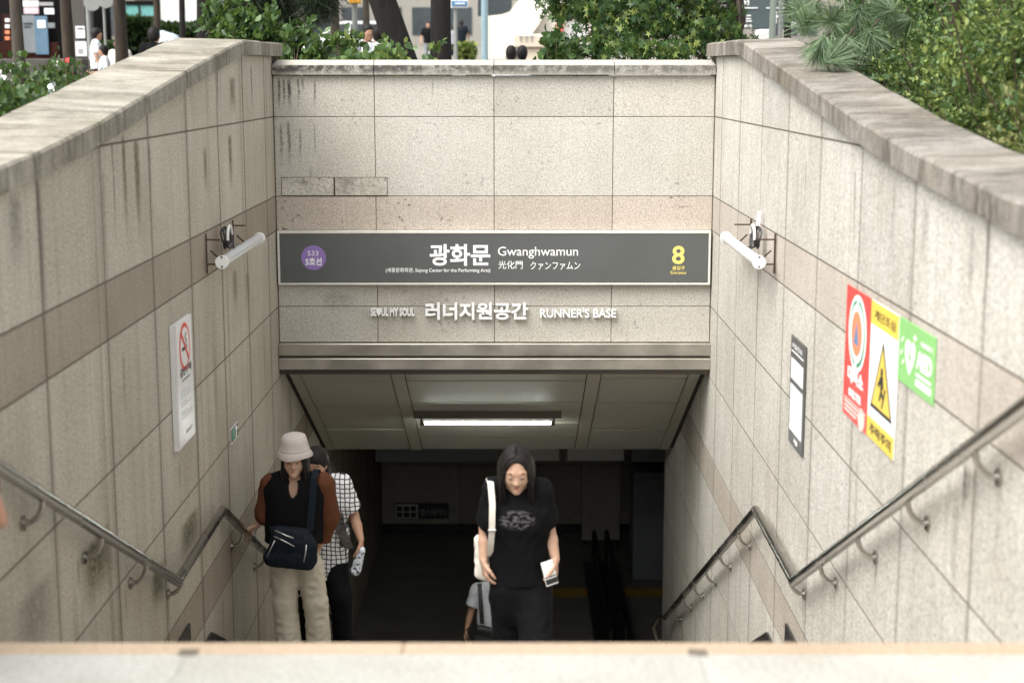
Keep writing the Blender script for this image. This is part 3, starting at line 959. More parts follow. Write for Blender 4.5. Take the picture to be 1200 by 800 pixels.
# charcoal notice board with two papers
t, mp, U, Nn, W, H = plate('notice_board', 'narrow charcoal notice board with two pale printed panels', 'notice board', XR, -1, 8.585, 9.03, -.585, .070, M['board'], .014)
ptext('이용안내', mp, U, Nn, W, H, .12, .895, .8, .945, M['inkpale'], t, .01)
flat(mp, Nn, [(.08, .86), (.92, .86), (.92, .872), (.08, .872)], M['white'], t, 'rule')
for u0, v0, u1, v1 in ((.08, .61, .92, .80), (.08, .13, .92, .56)):
    pp = flat(mp, Nn, [(u0, v0), (u1, v0), (u1, v1), (u0, v1)], M['paper'], t, 'paper')
    n = int((v1 - v0) / .026)
    for r in range(n - 1):
        v = v1 - .022 - r * .026
        e = u0 + .05 + (u1 - u0 - .12) * random.uniform(.55, 1)
        flat(mp, Nn, [(u0 + .05, v), (e, v), (e, v + .009), (u0 + .05, v + .009)], M['inkpale'], pp, 'print_line', .0008, .0012)
ptext('서울', mp, U, Nn, W, H, .40, .045, .68, .09, M['white'], t, .02)
# no smoking plate, west wall
t, mp, U, Nn, W, H = plate('no_smoking_sign', 'tall white no smoking plate with a red barred circle', 'sign', XL, 1, 8.72, 9.205, -.582, .168, M['signplate'], .030)
asp = W / H
flat(mp, Nn, [(0.0, 0), (.10, 0), (.10, 1), (0.0, 1)], M['signrim'], t, 'edge_strip')
flat(mp, Nn, ring(.55, .78, .30, .30 * asp), M['red'], t, 'barred_circle')
flat(mp, Nn, ring(.55, .78, .245, .245 * asp), M['signplate'], t, 'barred_circle', .001, .0011)
flat(mp, Nn, [(.38, .755), (.60, .755), (.60, .785), (.38, .785)], M['ink'], t, 'pictogram', .001, .0022)
flat(mp, Nn, [(.62, .755), (.68, .755), (.68, .785), (.62, .785)], M['inkgrey'], t, 'pictogram', .001, .0022)
for q in range(5):
    flat(mp, Nn, ring(.60 + .035 * math.sin(q * 1.7), .80 + q * .02, .028, .028 * asp, 8), M['inkgrey'], t, 'pictogram', .001, .0022)
flat(mp, Nn, [(.325, .895), (.375, .91), (.775, .665), (.725, .65)], M['red'], t, 'barred_circle', .001, .0034)
ptext('금연구역', mp, U, Nn, W, H, .24, .555, .88, .625, M['ink'], t, .03)
ptext('NO SMOKING AREA', mp, U, Nn, W, H, .34, .512, .80, .532, M['inkgrey'], t, .0)
for blk, (v, n) in enumerate(((.44, 3), (.345, 2), (.27, 3))):
    for r in range(n):
        e = .9 - (.35 if r == 0 else random.uniform(0, .12))
        vv = v - r * .027
        flat(mp, Nn, [(.24, vv), (e, vv), (e, vv + .011), (.24, vv + .011)], M['inkpale'], t, 'print_line')
ptext('종로구', mp, U, Nn, W, H, .46, .075, .80, .105, M['inkgrey'], t, .0)
# small emergency exit plate
t, mp, U, Nn, W, H = plate('exit_plate', 'small dark green and white running figure exit plate low on the wall', 'sign', XL, 1, 10.49, 10.77, -.975, -.862, M['signplate'], .006)
flat(mp, Nn, [(.04, .1), (.96, .1), (.96, .93), (.04, .93)], M['ink'], t, 'field')
flat(mp, Nn, [(.12, .2), (.45, .2), (.52, .85), (.2, .85)], M['deepgreen'], t, 'pictogram', .001, .0012)
flat(mp, Nn, [(.60, .15), (.74, .15), (.80, .55), (.92, .62), (.72, .9), (.56, .8), (.66, .55)], M['signplate'], t, 'pictogram', .001, .0012)

# ------------------------------------------------------------------ tube lamps on brackets
def wall_lamp(X, sgn, ya, yb, z, label):
    xl = X + sgn * .13
    t = thing('wall_lamp', label, 'lamp', (X, (ya + yb) / 2, z))
    # housing: trough with a lens below
    n = 14
    def body(nm, y0, y1, r, a0, a1, mat, close=True):
        mb = MB()
        ring_ = [(r * math.cos(a0 + (a1 - a0) * i / n), r * math.sin(a0 + (a1 - a0) * i / n)) for i in range(n + 1)]
        mb.prism([(xl + a, y0, z + b) for a, b in ring_], (0, y1 - y0, 0))
        return mb.build(nm, mat, t, smooth=True)
    body('housing', ya + .02, yb - .02, .034, math.radians(10), math.radians(170), M['lampgrey'])
    body('diffuser', ya + .02, yb - .02, .037, math.radians(175), math.radians(365), M['lampwhite'])
    for y0, y1 in ((ya - .004, ya + .02), (yb - .02, yb + .004)):
        mb = MB(); mb.disc((xl, y0, z - .002), (0, 1, 0), .043, y1 - y0, 22); cp = mb.build('end_cap', M['lampcap'], t, smooth=True)
        if y0 < ya:
            for dz in (-.031, .031):
                mb = MB(); mb.disc((xl, y0 - .003, z + dz), (0, 1, 0), .007, .004, 8); mb.build('screw', M['cable'], cp)
    for yb_ in (ya + .12, yb - .40):
        mb = MB()
        x0 = X + sgn * .006
        mb.box((min(x0, x0 + sgn * .012), yb_ - .007, z - .09), (max(x0, x0 + sgn * .008), yb_ + .007, z + .17), .002)
        for zz in (z + .13, z - .03):
            mb.box((min(x0, xl), yb_ - .005, zz - .005), (max(x0, xl - sgn * .03), yb_ + .005, zz + .005), .002)
        mb.tube([(xl, yb_, z - .03), (x0 + sgn * .03, yb_, z + .06)], .006, 6)
        mb.build('bracket', M['rust'], t)
    mb = MB()
    yc = (ya + yb) / 2 - .22
    for q in range(4):
        rr = .066 + .008 * math.sin(q * 2.1)
        mb.tube([(X + sgn * (.05 + .013 * q + .01 * math.sin(a * 2 + q)), yc + rr * math.cos(a), z + .10 + rr * math.sin(a)) for a in [2 * math.pi * i / 18 for i in range(19)]], .0075, 6)
    mb.build('cable_coil', M['cable'], t, smooth=True)
    mb = MB()
    mb.tube([(X + sgn * .09, yc + .078 * math.cos(a), z + .105 + .078 * math.sin(a)) for a in [math.radians(10 + 18 * i) for i in range(11)]] , .010, 6)
    if sgn < 0: mb.tube([(X + sgn * .05, yc + .04, z + .15), (X + sgn * .03, yc + .10, z + .26)], .014, 8)
    mb.build('conduit', M['cablewhite'], t, smooth=True)


wall_lamp(XL, 1, 9.72, 11.2, .425, 'white tube lamp on rusty brackets on the mossy wall')
wall_lamp(XR, -1, 9.58, 11.1, .442, 'white tube lamp on rusty brackets on the pale wall above the notices')

# ceiling lamp on the soffit
cl = thing('ceiling_lamp', 'long lit fluorescent lamp in a dark tray under the sloping soffit', 'lamp', (0, 14.4, soff(14.4)))
A, B = P(487, 489, 14.0), P(655, 489, 14.0)
yc, zc_ = 14.0, soff(14.0) - .02
for k_ in range(40):   # slide along the soffit until it is seen at the photo's height
    if P(570, 489, yc).z < soff(yc) - .045: yc += .02
    else: break
zc_ = soff(yc)
xa, xb = P(489, 489, yc).x, P(654, 489, yc).x
mb = MB(); mb.box((xa - .03, yc - .10, zc_ - .03), (xb + .03, yc + .10, zc_ + .07), .004); mb.build('tray', M['beam_dark'], cl)
mb = MB(); mb.prism([(xa + .05, yc - .07, zc_ - .031), (xa + .05, yc + .07, zc_ - .031), (xa + .05, yc + .03, zc_ - .075), (xa + .05, yc - .03, zc_ - .075)], (xb - xa - .1, 0, 0)); mb.build('reflector', M['lampwhite'], cl)
k = N('lamp_tube_lit'); M['tube_lit'] = k.out((0.8, 0.8, 0.8), 0.4, emit=(0.93, 1.0, 0.92), estr=22.0)
mb = MB(); mb.tube([(xa + .07, yc, zc_ - .092), (xb - .07, yc, zc_ - .092)], .017, 12); mb.build('tube', M['tube_lit'], cl, smooth=True)
for x in (xa + .05, xb - .05):
    mb = MB(); mb.box((x - .02, yc - .03, zc_ - .115), (x + .02, yc + .03, zc_ - .031), .003); mb.build('socket', M['beam_dark'], cl)

# ------------------------------------------------------------------ handrails
def handrail(X, sgn, label, ylo):
    xr = X + sgn * .09
    t = thing('handrail', label, 'handrail', (X, 8.4, -1.2))
    z_of = lambda y: interp([(4.2, .81), (8.30, -1.235), (9.68, -1.215), (15.25, -4.01)], y)
    mb = MB()
    mb.tube([(xr, ylo, z_of(ylo)), (xr, 8.30, -1.235), (xr, 9.68, -1.215), (xr, 15.25, -4.01)], .029, 18)
    mb.build('rail', M['steel'], t, smooth=True)
    ends = [5.13 - .845, 5.13, 5.97, 6.8, 7.6, 8.42, 10.38, 11.28, 12.07, 12.86, 13.68, 14.5]
    for y in ends:
        if y < ylo: continue
        zr = z_of(y)
        mb = MB()
        pts = []
        zb = zr - .125 if 8.5 > y or y > 9.7 else zr - .1
        for i in range(9):
            a = math.pi / 2 * i / 8
            pts.append((xr - sgn * (.085 - .085 * math.cos(a)) if False else xr - sgn * .078 * (1 - math.cos(a)), y, zr - .02 - .10 * math.sin(a)))
        mb.tube(pts, .0125, 10)
        br = mb.build('bracket', M['steel'], t, smooth=True)
        mb = MB(); mb.disc((X + sgn * .003, y, pts[-1][2]), (sgn, 0, 0), .032, .008, 18)
        mb.build('flange', M['steel'], br, smooth=True)
    # floor end: loop of pipe turning back to the wall
    return t, z_of


hl, zrl = handrail(XL, 1, 'steel handrail on the mossy wall, gripped by the person in the hat', 4.3)
hr, zrr = handrail(XR, -1, 'steel handrail on the pale wall below the coloured notices', 4.25)
mb = MB()
mb.tube([(XR - .09, 15.20, -3.99), (XR - .14, 15.45, -4.08), (XR - .18, 15.55, -4.22), (XR - .14, 15.52, -4.36), (XR - .03, 15.5, -4.4)], .022, 10)
mb.build('end_return', M['steel'], hr, smooth=True)

# ------------------------------------------------------------------ dim furniture of the passage
M['glassy'] = plain('barrier_glass', (0.10, 0.105, 0.10), 0.25, var=0.1)
M['boxgrey'] = plain('cabinet_grey', (0.17, 0.18, 0.19), 0.45)
M['dimsign'] = plain('dim_light_box', (0.65, 0.65, 0.62), 0.5)
M['dimtext'] = plain('dim_light_text', (0.42, 0.42, 0.40), 0.5)
cb = thing('cabinet', 'grey cabinet standing at the right side of the dark passage', 'cabinet', (1.9, 20.5, Z_FLOOR))
mb = MB(); mb.box((1.68, 20.3, Z_FLOOR + .002), (2.5, 20.9, Z_FLOOR + 1.55), .01); mb.build('body', M['boxgrey'], cb)
for z0_, z1_ in ((.1, .72), (.76, 1.45)):
    mb = MB(); mb.box((1.72, 20.285, Z_FLOOR + z0_), (2.46, 20.302, Z_FLOOR + z1_), .004); mb.build('door', M['boxgrey'], cb)
sc_ = thing('screen_panel', 'dull upright panel standing against the passage end wall', 'panel', (1.3, 21.9, Z_FLOOR))
mb = MB(); mb.box((1.05, 22.0, Z_FLOOR + .05), (1.62, 22.06, Z_FLOOR + 1.35), .005); mb.build('panel', M['tunwall'], sc_)
for x in (1.08, 1.59):
    mb = MB(); mb.box((x - .02, 21.9, Z_FLOOR + .002), (x + .02, 22.15, Z_FLOOR + .05), .004); mb.build('foot', M['skirt'], sc_)
br_ = thing('barrier', 'low twin-rail barrier leading away along the passage floor', 'barrier', (1.25, 18.8, Z_FLOOR))
mb = MB(); mb.box((1.02, 17.0, Z_FLOOR + .003), (1.52, 20.9, Z_FLOOR + .09), .01); mb.build('plinth', M['skirt'], br_)
for x in (1.17, 1.35):
    mb = MB(); mb.tube([(x, 17.0, Z_FLOOR + .09), (x, 17.0, Z_FLOOR + .50), (x, 17.1, Z_FLOOR + .55), (x, 20.8, Z_FLOOR + .55), (x, 20.9, Z_FLOOR + .50), (x, 20.9, Z_FLOOR + .09)], .028, 10); mb.build('rail', M['beam_dark'], br_, smooth=True)
    for y in (18.2, 19.6):
        mb = MB(); mb.tube([(x, y, Z_FLOOR + .09), (x, y, Z_FLOOR + .54)], .018, 8); mb.build('post', M['beam_dark'], br_, smooth=True)
for q, (pa, pb, lab) in enumerate(((440, 586, 'dim hanging light box at the passage ceiling, behind the woman in black'), (588, 657, 'dim hanging light box between the woman in black and the middle strip'), (663, 733, 'dim hanging light box right of the soffit strip'), (740, 779, 'small dim hanging box beside the pale wall end'))):
    ya = 18.6
    A, B = P(pa, 541, ya), P(pb, 527, ya)
    t = thing('hanging_sign', lab, 'sign', ((A.x + B.x) / 2, ya, A.z), 'light boxes hanging in the passage')
    mb = MB(); mb.box((A.x, ya, A.z), (B.x, ya + .12, B.z + .12), .006); mb.build('box', M['boxgrey'], t)
    mb = MB(); mb.box((A.x + .02, ya - .004, A.z + .02), (B.x - .02, ya + .004, B.z + .10), .002); mb.build('face', M['dimsign'] if q in (1, 2) else M['boxgrey'], t)
    for x in (A.x + .08, B.x - .08):
        mb = MB(); mb.tube([(x, ya + .06, B.z + .10), (x, ya + .06, ZS1 + .014)], .008, 6); mb.build('hanger', M['beam_dark'], t)
t = thing('direction_board', 'small dim board with six squares and Korean letters on the passage end wall', 'sign', (-1.3, 22.5, -4.9))
A, B = P(463, 607, 22.5), P(490, 589, 22.5)
mb = MB(); mb.box((A.x, 22.47, A.z), (P(526, 600, 22.5).x, 22.51, B.z), .004); mb.build('board', M['skirt'], t)
mb = MB(); mb.box((A.x + .01, 22.462, A.z + .01), (B.x, 22.47, B.z - .01), .002); pan = mb.build('panel', M['dimsign'], t)
for i in range(3):
    for j in range(2):
        w_, h_ = (B.x - A.x - .04) / 3, (B.z - A.z - .05) / 2
        mb = MB(); mb.box((A.x + .03 + i * w_, 22.456, A.z + .03 + j * h_), (A.x + .01 + (i + 1) * w_, 22.463, A.z + .01 + (j + 1) * h_)); mb.build('square', M['skirt'], pan)
text('엘스테이디', (B.x + .03, 22.468, P(490, 603, 22.5).z), UX, UZ, NB, P(523, 600, 22.5).x - B.x - .03, P(490, 595.5, 22.5).z - P(490, 603, 22.5).z, M['dimtext'], t)

# ------------------------------------------------------------------ people: one continuous skin per body, grown from a distance field
class Field:
    def __init__(s, lo, hi, res):
        s.lo = np.array(lo, np.float32); s.res = res
        s.n = np.ceil((np.array(hi) - s.lo) / res).astype(int) + 1
        s.F = np.full(tuple(s.n), 1.0, np.float32)

    def sub(s, lo, hi):
        a = np.clip(np.floor((np.array(lo) - s.lo) / s.res).astype(int), 0, s.n)
        b = np.clip(np.ceil((np.array(hi) - s.lo) / s.res).astype(int) + 1, 0, s.n)
        if np.any(b <= a): return None, None
        ax = [s.lo[i] + s.res * np.arange(a[i], b[i], dtype=np.float32) for i in range(3)]
        return tuple(slice(a[i], b[i]) for i in range(3)), np.stack(np.meshgrid(*ax, indexing='ij'), -1)

    def join(s, sl, d, k):
        A = s.F[sl]
        if k > 0:
            h = np.maximum(k - np.abs(A - d), 0) / k
            s.F[sl] = np.minimum(A, d) - h * h * k * 0.25
        else: s.F[sl] = np.minimum(A, d)

    def cap(s, a, b, ra, rb, k=.02, flat=None, clip=None):
        """tapered limb a->b; flat = (direction, factor): thinner along direction; clip = [(point, normal)]: keep the side normal points away from"""
        a, b = np.array(a, np.float32), np.array(b, np.float32)
        m = max(ra, rb) * 1.02 + k + 2 * s.res
        sl, p = s.sub(np.minimum(a, b) - m, np.maximum(a, b) + m)
        if sl is None: return s
        q = p - a
        if flat is not None:
            n, f = np.array(flat[0], np.float32), flat[1]
            q = q + (q @ n)[..., None] * n * (1 / f - 1)
            ab = b - a; ab = ab + (ab @ n) * n * (1 / f - 1)
        else: ab = b - a
        t = np.clip((q @ ab) / max(float(ab @ ab), 1e-9), 0, 1)
        d = np.linalg.norm(q - t[..., None] * ab, axis=-1) - (ra + (rb - ra) * t)
        if flat is not None: d = d * (0.5 + 0.5 * flat[1])
        if clip:
            for cp, cn in clip: d = np.maximum(d, (p - np.array(cp, np.float32)) @ np.array(cn, np.float32))
        s.join(sl, d, k)
        return s

    def ell(s, c, r, R=None, k=.02):
        c, r = np.array(c, np.float32), np.array(r, np.float32)
        m = max(r) + k + 2 * s.res
        sl, p = s.sub(c - m, c + m)
        if sl is None: return s
        q = p - c
        if R is not None: q = q @ np.array(R, np.float32)
        d = (np.linalg.norm(q / r, axis=-1) - 1) * min(r)
        s.join(sl, d, k)
        return s

    def cut(s, cp, cn):
        """remove everything on the side the normal points to"""
        sl, p = s.sub(s.lo, s.lo + s.n * s.res)
        s.F = np.maximum(s.F, (p - np.array(cp, np.float32)) @ np.array(cn, np.float32))
        return s

    def carve(s, c, r, R=None):
        c, r = np.array(c, np.float32), np.array(r, np.float32)
        sl, p = s.sub(c - max(r) - s.res, c + max(r) + s.res)
        q = p - c
        if R is not None: q = q @ np.array(R, np.float32)
        s.F[sl] = np.maximum(s.F[sl], -(np.linalg.norm(q / r, axis=-1) - 1) * min(r))
        return s

    def wrinkle(s, amp, seed=0, wl=(.05, .13), zst=1.0):
        rg = np.random.RandomState(seed)
        idx = np.argwhere(np.abs(s.F) < amp * 4 + 3 * s.res)
        p = s.lo + idx * s.res
        v = np.zeros(len(p), np.float32)
        for q in range(7):
            kdir = rg.normal(size=3); kdir[2] *= zst; kdir /= np.linalg.norm(kdir)
            w2 = rg.normal(size=3) * 7
            lam = rg.uniform(*wl)
            v += np.sin(2 * np.pi / lam * (p @ kdir) + 2.0 * np.sin(p @ w2 + q) + rg.uniform(0, 6)) * (lam / wl[1])
        # ridged folds
        v = (1 - np.abs(v) * .55)
        s.F[idx[:, 0], idx[:, 1], idx[:, 2]] -= (amp * v).astype(np.float32)
        return s

    def mesh(s, name, mat, parent=None):
        F = s.F
        ins = F < 0
        c = [ins[i:ins.shape[0] - 1 + i, j:ins.shape[1] - 1 + j, k:ins.shape[2] - 1 + k] for i in (0, 1) for j in (0, 1) for k in (0, 1)]
        tot = sum(x.astype(np.int8) for x in c)
        cells = np.argwhere((tot > 0) & (tot < 8))
        off = np.array([(i, j, k) for i in (0, 1) for j in (0, 1) for k in (0, 1)])
        val = np.stack([F[cells[:, 0] + o[0], cells[:, 1] + o[1], cells[:, 2] + o[2]] for o in off], 1)
        acc = np.zeros((len(cells), 3)); cnt = np.zeros(len(cells))
        for a in range(8):
            for b in range(a + 1, 8):
                if np.abs(off[a] - off[b]).sum() != 1: continue
                x = (val[:, a] < 0) != (val[:, b] < 0)
                t = np.where(x, val[:, a] / np.where(x, val[:, a] - val[:, b], 1), 0)
                acc += np.where(x[:, None], off[a] + t[:, None] * (off[b] - off[a]), 0); cnt += x
        pos = s.lo + (cells + acc / cnt[:, None]) * s.res
        idx = np.full(tot.shape, -1, np.int64)
        idx[cells[:, 0], cells[:, 1], cells[:, 2]] = np.arange(len(cells))
        quads = []
        for ax in range(3):
            sl0 = [slice(None)] * 3; sl1 = [slice(None)] * 3
            sl0[ax] = slice(0, -1); sl1[ax] = slice(1, None)
            ch = np.argwhere(ins[tuple(sl0)] != ins[tuple(sl1)])
            u, v = (ax + 1) % 3, (ax + 2) % 3
            ch = ch[(ch[:, u] > 0) & (ch[:, v] > 0) & (ch[:, u] < idx.shape[u]) & (ch[:, v] < idx.shape[v])]
            if not len(ch): continue
            def at(du, dv):
                e = ch.copy(); e[:, u] -= du; e[:, v] -= dv
                return idx[e[:, 0], e[:, 1], e[:, 2]]
            q = np.stack([at(1, 1), at(0, 1), at(0, 0), at(1, 0)], 1)
            flip = ~ins[ch[:, 0], ch[:, 1], ch[:, 2]]
            q[flip] = q[flip][:, ::-1]
            quads.append(q[(q >= 0).all(1)])
        quads = np.concatenate(quads)
        off_ = np.array(wloc(parent)) if parent else np.zeros(3)
        me = bpy.data.meshes.new(name)
        me.vertices.add(len(pos)); me.vertices.foreach_set('co', (pos - off_).astype(np.float32).ravel())
        me.loops.add(quads.size); me.loops.foreach_set('vertex_index', quads.ravel().astype(np.int32))
        me.polygons.add(len(quads)); me.polygons.foreach_set('loop_start', np.arange(0, quads.size, 4, dtype=np.int32))
        me.update(calc_edges=True); me.validate()
        me.polygons.foreach_set('use_smooth', [True] * len(me.polygons))
        me.materials.append(mat)
        o = link(bpy.data.objects.new(name, me)); o.parent = parent
        return o


V3 = lambda *a: np.array(a, np.float32)
def unit(v): v = np.array(v, np.float32); return v / np.linalg.norm(v)


def cloth(name, col, rough=0.85, weave=350, var=.18):
    k = N(name)
    pos = k.pos(obj=True)
    b = k.noise(pos, weave, 1, .5)
    a = k.noise(pos, 7, 4, .6)
    c = k.mix(k.ramp(k.math('ADD', k.math('MULTIPLY', a, .6), k.math('MULTIPLY', b, .4)), [(.3, 0), (.7, 1)]), tuple(x * (1 - var) for x in col), tuple(min(1, x * (1 + var)) for x in col))
    return k.out(c, rough, bump=b, bstr=.15, bdist=.002, spec=.1)


def skin_mat(name, col):
    k = N(name)
    a = k.noise(k.pos(obj=True), 18, 4, .6)
    c = k.mix(k.ramp(a, [(.3, 0), (.7, 1)]), tuple(v * f for v, f in zip(col, (.93, .86, .84))), col)
    k.set(k.bsdf, 'Subsurface Weight', 0.12); k.bsdf.inputs['Subsurface Radius'].default_value = (.012, .004, .002)
    return k.out(c, .48, spec=.35)


M['skin'] = skin_mat('skin_light', (0.52, 0.34, 0.24))
M['skin2'] = skin_mat('skin_tan', (0.43, 0.25, 0.165))
k = N('hair_black')
hn = k.noise(k.pos((160, 160, 8), obj=True), 1.0, 3, .6)
M['hair'] = k.out(k.mix(k.ramp(hn, [(.35, 0), (.7, 1)]), (.004, .0035, .003), (.018, .014, .012)), .55, bump=hn, bstr=.8, bdist=.004, spec=.25)
M['hairgrey'] = plain('hair_grey_streak', (.22, .21, .20), .5, var=.4, scale=60)
M['eye'] = plain('eye_dark', (.02, .015, .012), .15)
M['eyewhite'] = plain('eye_white', (.7, .68, .64), .25)
M['lips'] = plain('lips', (.42, .17, .14), .45)
M['blackcloth'] = cloth('cloth_black', (.0055, .0055, .006))
M['vest'] = cloth('cloth_vest_black', (.0055, .0055, .006))
M['rustcloth'] = cloth('cloth_rust', (.105, .040, .019), .8)
M['khaki'] = cloth('cloth_khaki', (.52, .47, .37), var=.1)
M['navy'] = cloth('cloth_navy', (.008, .012, .017), .6)
M['darkred'] = cloth('cloth_dark_red', (.16, .04, .02))
M['whitecloth'] = cloth('cloth_white', (.78, .80, .84), var=.06)
M['navypant'] = cloth('cloth_navy_trousers', (.018, .02, .035))
M['canvas'] = cloth('canvas_cream', (.74, .70, .62), var=.05)
M['hatcloth'] = cloth('hat_cloth', (.50, .44, .41), var=.08)
M['camo'] = cloth('cloth_mottled', (.10, .09, .085), .85, 60, .9)
M['zip'] = plain('zip_silver', (.6, .6, .58), .3, 0.9)
M['greycloth'] = cloth('cloth_grey', (.25, .26, .28))
M['bluecloth'] = cloth('cloth_blue', (.12, .2, .34))
# plaid shirt
k = N('cloth_plaid')
x = k.xyz(k.pos(obj=True))
def stripe(v, per, wd): 
    f = k.math('ABSOLUTE', k.math('SUBTRACT', k.math('FRACT', k.math('DIVIDE', v, per)), .5))
    return k.math('LESS_THAN', f, wd)
ns = k.noise(k.pos(obj=True), 6, 2, .5)
wx = k.math('ADD', x[0], k.math('MULTIPLY', ns, .03)); wz = k.math('ADD', k.math('ADD', x[2], k.math('MULTIPLY', x[0], .15)), k.math('MULTIPLY', ns, .03))
mk = k.math('MAXIMUM', stripe(wx, .034, .11), stripe(wz, .034, .11))
M['plaid'] = k.out(k.mix(mk, (.74, .74, .73), (.03, .03, .035)), .85, spec=.2)
# black T-shirt with a washed-out grey print on the chest
k = N('cloth_tee_print')
x = k.xyz(k.pos(obj=True))
ee = k.math('ADD', k.math('POWER', k.math('DIVIDE', k.math('SUBTRACT', x[0], -.005), .105), 2), k.math('POWER', k.math('DIVIDE', k.math('SUBTRACT', x[2], 1.345), .060), 2))
inn = k.math('MULTIPLY', k.smooth(ee, 1.05, .6), k.ramp(k.noise(k.pos((1, .2, 1.7), obj=True), 34, 2, .5), [(.45, 0), (.55, 1)]))
inn = k.math('MULTIPLY', inn, k.math('LESS_THAN', x[1], -.02))
M['tee'] = k.out(k.mix(inn, (.0055, .0055, .006), (.075, .07, .075)), .9, spec=.1)


def hand(f, wr, d, pn, side, curl=.5, s=1.0, k=.008):
    """palm and five fingers; d: pointing direction, pn: direction the palm faces, side: toward the thumb"""
    wr, d, pn, sd = np.array(wr, np.float32), unit(d), unit(pn), unit(side)
    pn = unit(pn - d * (pn @ d)); sd = unit(np.cross(d, pn)) * (1 if np.cross(d, pn) @ sd > 0 else -1)
    c = wr + d * .045 * s
    for o in (-.027, -.009, .009, .026):
        f.cap(wr + d * .004 * s + sd * o * .7 * s, wr + d * .088 * s + sd * o * s, .0125 * s, .0115 * s, .012)
    L = [(.028, .072), (.0095, .080), (-.0095, .074), (-.027, .058)]
    for q, (o, ln) in enumerate(L):
        p0 = wr + d * (.088 - .004 * abs(q - 1)) * s + sd * o * s
        a = .25 + curl * (.55 + .08 * q)
        dd = d
        for seg, (fr, r0, r1) in enumerate(((.45, .0095, .0088), (.32, .0088, .008), (.25, .008, .0068))):
            dd = unit(d * math.cos(a) + pn * math.sin(a) + sd * (o * 1.2))
            p1 = p0 + dd * ln * fr * s
            f.cap(p0, p1, r0 * s, r1 * s, .005)
            p0 = p1; a += curl * (.75 - .15 * seg)
    t0 = wr + d * .028 * s + sd * .026 * s
    t1 = t0 + unit(d * .75 + sd * .62 + pn * .35) * .042 * s
    t2 = t1 + unit(d * .9 + sd * .15 + pn * (.25 + curl * .4)) * .030 * s
    t3 = t2 + unit(d * .8 - sd * .1 + pn * (.3 + curl * .6)) * .024 * s
    f.cap(t0, t1, .0135 * s, .011 * s, .010).cap(t1, t2, .011 * s, .0095 * s, .004).cap(t2, t3, .0095 * s, .0075 * s, .004)


def head(f, c, fw, up, s=1.0):
    """c: head centre, fw: face direction, up: crown direction"""
    fw = unit(fw); up = unit(up); rt = unit(np.cross(fw, up)); fw = unit(np.cross(up, rt))
    A = lambda x, y, z: c + (rt * x + fw * y + up * z) * s
    R = np.stack([rt, fw, up], 1)
    f.ell(A(0, -.012, .028), V3(.074, .092, .088) * s, R, .02)
    f.ell(A(0, .012, -.02), V3(.063, .072, .085) * s, R, .03)
    f.cap(A(-.035, .02, -.055), A(0, .066, -.094), .026 * s, .020 * s, .03).cap(A(.035, .02, -.055), A(0, .066, -.094), .026 * s, .020 * s, .03)
    f.cap(A(0, .082, .012), A(0, .101, -.026), .0075 * s, .0115 * s, .012)           # nose
    for sg in (-1, 1):
        f.ell(A(sg * .011, .092, -.030), V3(.009, .010, .008) * s, R, .008)         # nostril wings
        f.cap(A(sg * .018, .078, .030), A(sg * .048, .067, .028), .008 * s, .006 * s, .02)   # brow
        f.ell(A(sg * .036, .058, -.026), V3(.026, .022, .030) * s, R, .03)           # cheek
        f.ell(A(sg * .075, -.008, -.006), V3(.009, .020, .032) * s, R, .008)        # ear
        f.ell(A(sg * .031, .073, .007), V3(.017, .013, .011) * s, R, .008)
    f.cap(A(-.018, .083, -.053), A(.018, .083, -.053), .0065 * s, .0065 * s, .008)   # upper lip
    f.cap(A(-.014, .083, -.065), A(.014, .083, -.065), .007 * s, .007 * s, .008)
    return A, R


def face_parts(A, s, par):
    mw, md, ml, mb_ = MB(), MB(), MB(), MB()
    for sg in (-1, 1):
        e = MB(); e.tube([A(sg * .017, .0835, .003), A(sg * .026, .0875, -.0005), A(sg * .036, .0865, -.0005), A(sg * .045, .0795, .003)], [.0018 * s, .0036 * s, .0038 * s, .0018 * s], 6); e.build('eyelash', M['eye'], par, smooth='all')
        e = MB(); e.tube([A(sg * .014, .0868, .028), A(sg * .032, .0845, .033), A(sg * .050, .0735, .029)], [.0026 * s, .0036 * s, .002 * s], 6); e.build('eyebrow', M['hair'], par, smooth='all')
    e = MB(); e.tube([A(-.023, .081, -.057), A(-.009, .0915, -.053), A(0, .0925, -.055), A(.009, .0915, -.053), A(.023, .081, -.057)], [.002 * s, .004 * s, .0035 * s, .004 * s, .002 * s], 6)
    e.tube([A(-.019, .082, -.060), A(0, .0925, -.066), A(.019, .082, -.060)], [.002 * s, .005 * s, .002 * s], 6)
    e.build('lips', M['lips'], par, smooth='all')


def stand(base, H, fw=(0, -1, 0), step=.0, lean=0.0, arm=.10):
    """joints of a standing or walking figure of height H on base, facing fw"""
    b, fw = np.array(base, np.float32), unit(fw); up = V3(0, 0, 1); rt = unit(np.cross(fw, up)); s = H / 1.70
    A = lambda x, y, z: b + (rt * x + fw * (y + lean * max(z - .85, 0)) + up * z) * s
    J = dict(s=s, fw=fw, up=up, rt=rt, A=A, head=A(0, .03, 1.565), neck=A(0, -.01, 1.40), chest=A(0, 0, 1.24), waist=A(0, 0, 1.06), pelvis=A(0, 0, .92))
    for n, g in (('R', 1), ('L', -1)):
        J['sh' + n] = A(g * .165, -.01, 1.375); J['el' + n] = A(g * (.165 + arm), -.02 + g * step * .3, 1.10); J['wr' + n] = A(g * (.175 + arm * 1.2), .07 + g * step * .5, .87)
        J['hip' + n] = A(g * .088, 0, .90); J['kn' + n] = A(g * .095, .03 - g * step * .5, .48); J['an' + n] = A(g * .10, -.02 - g * step, .085 + (.02 if step and g > 0 else 0))
    return J


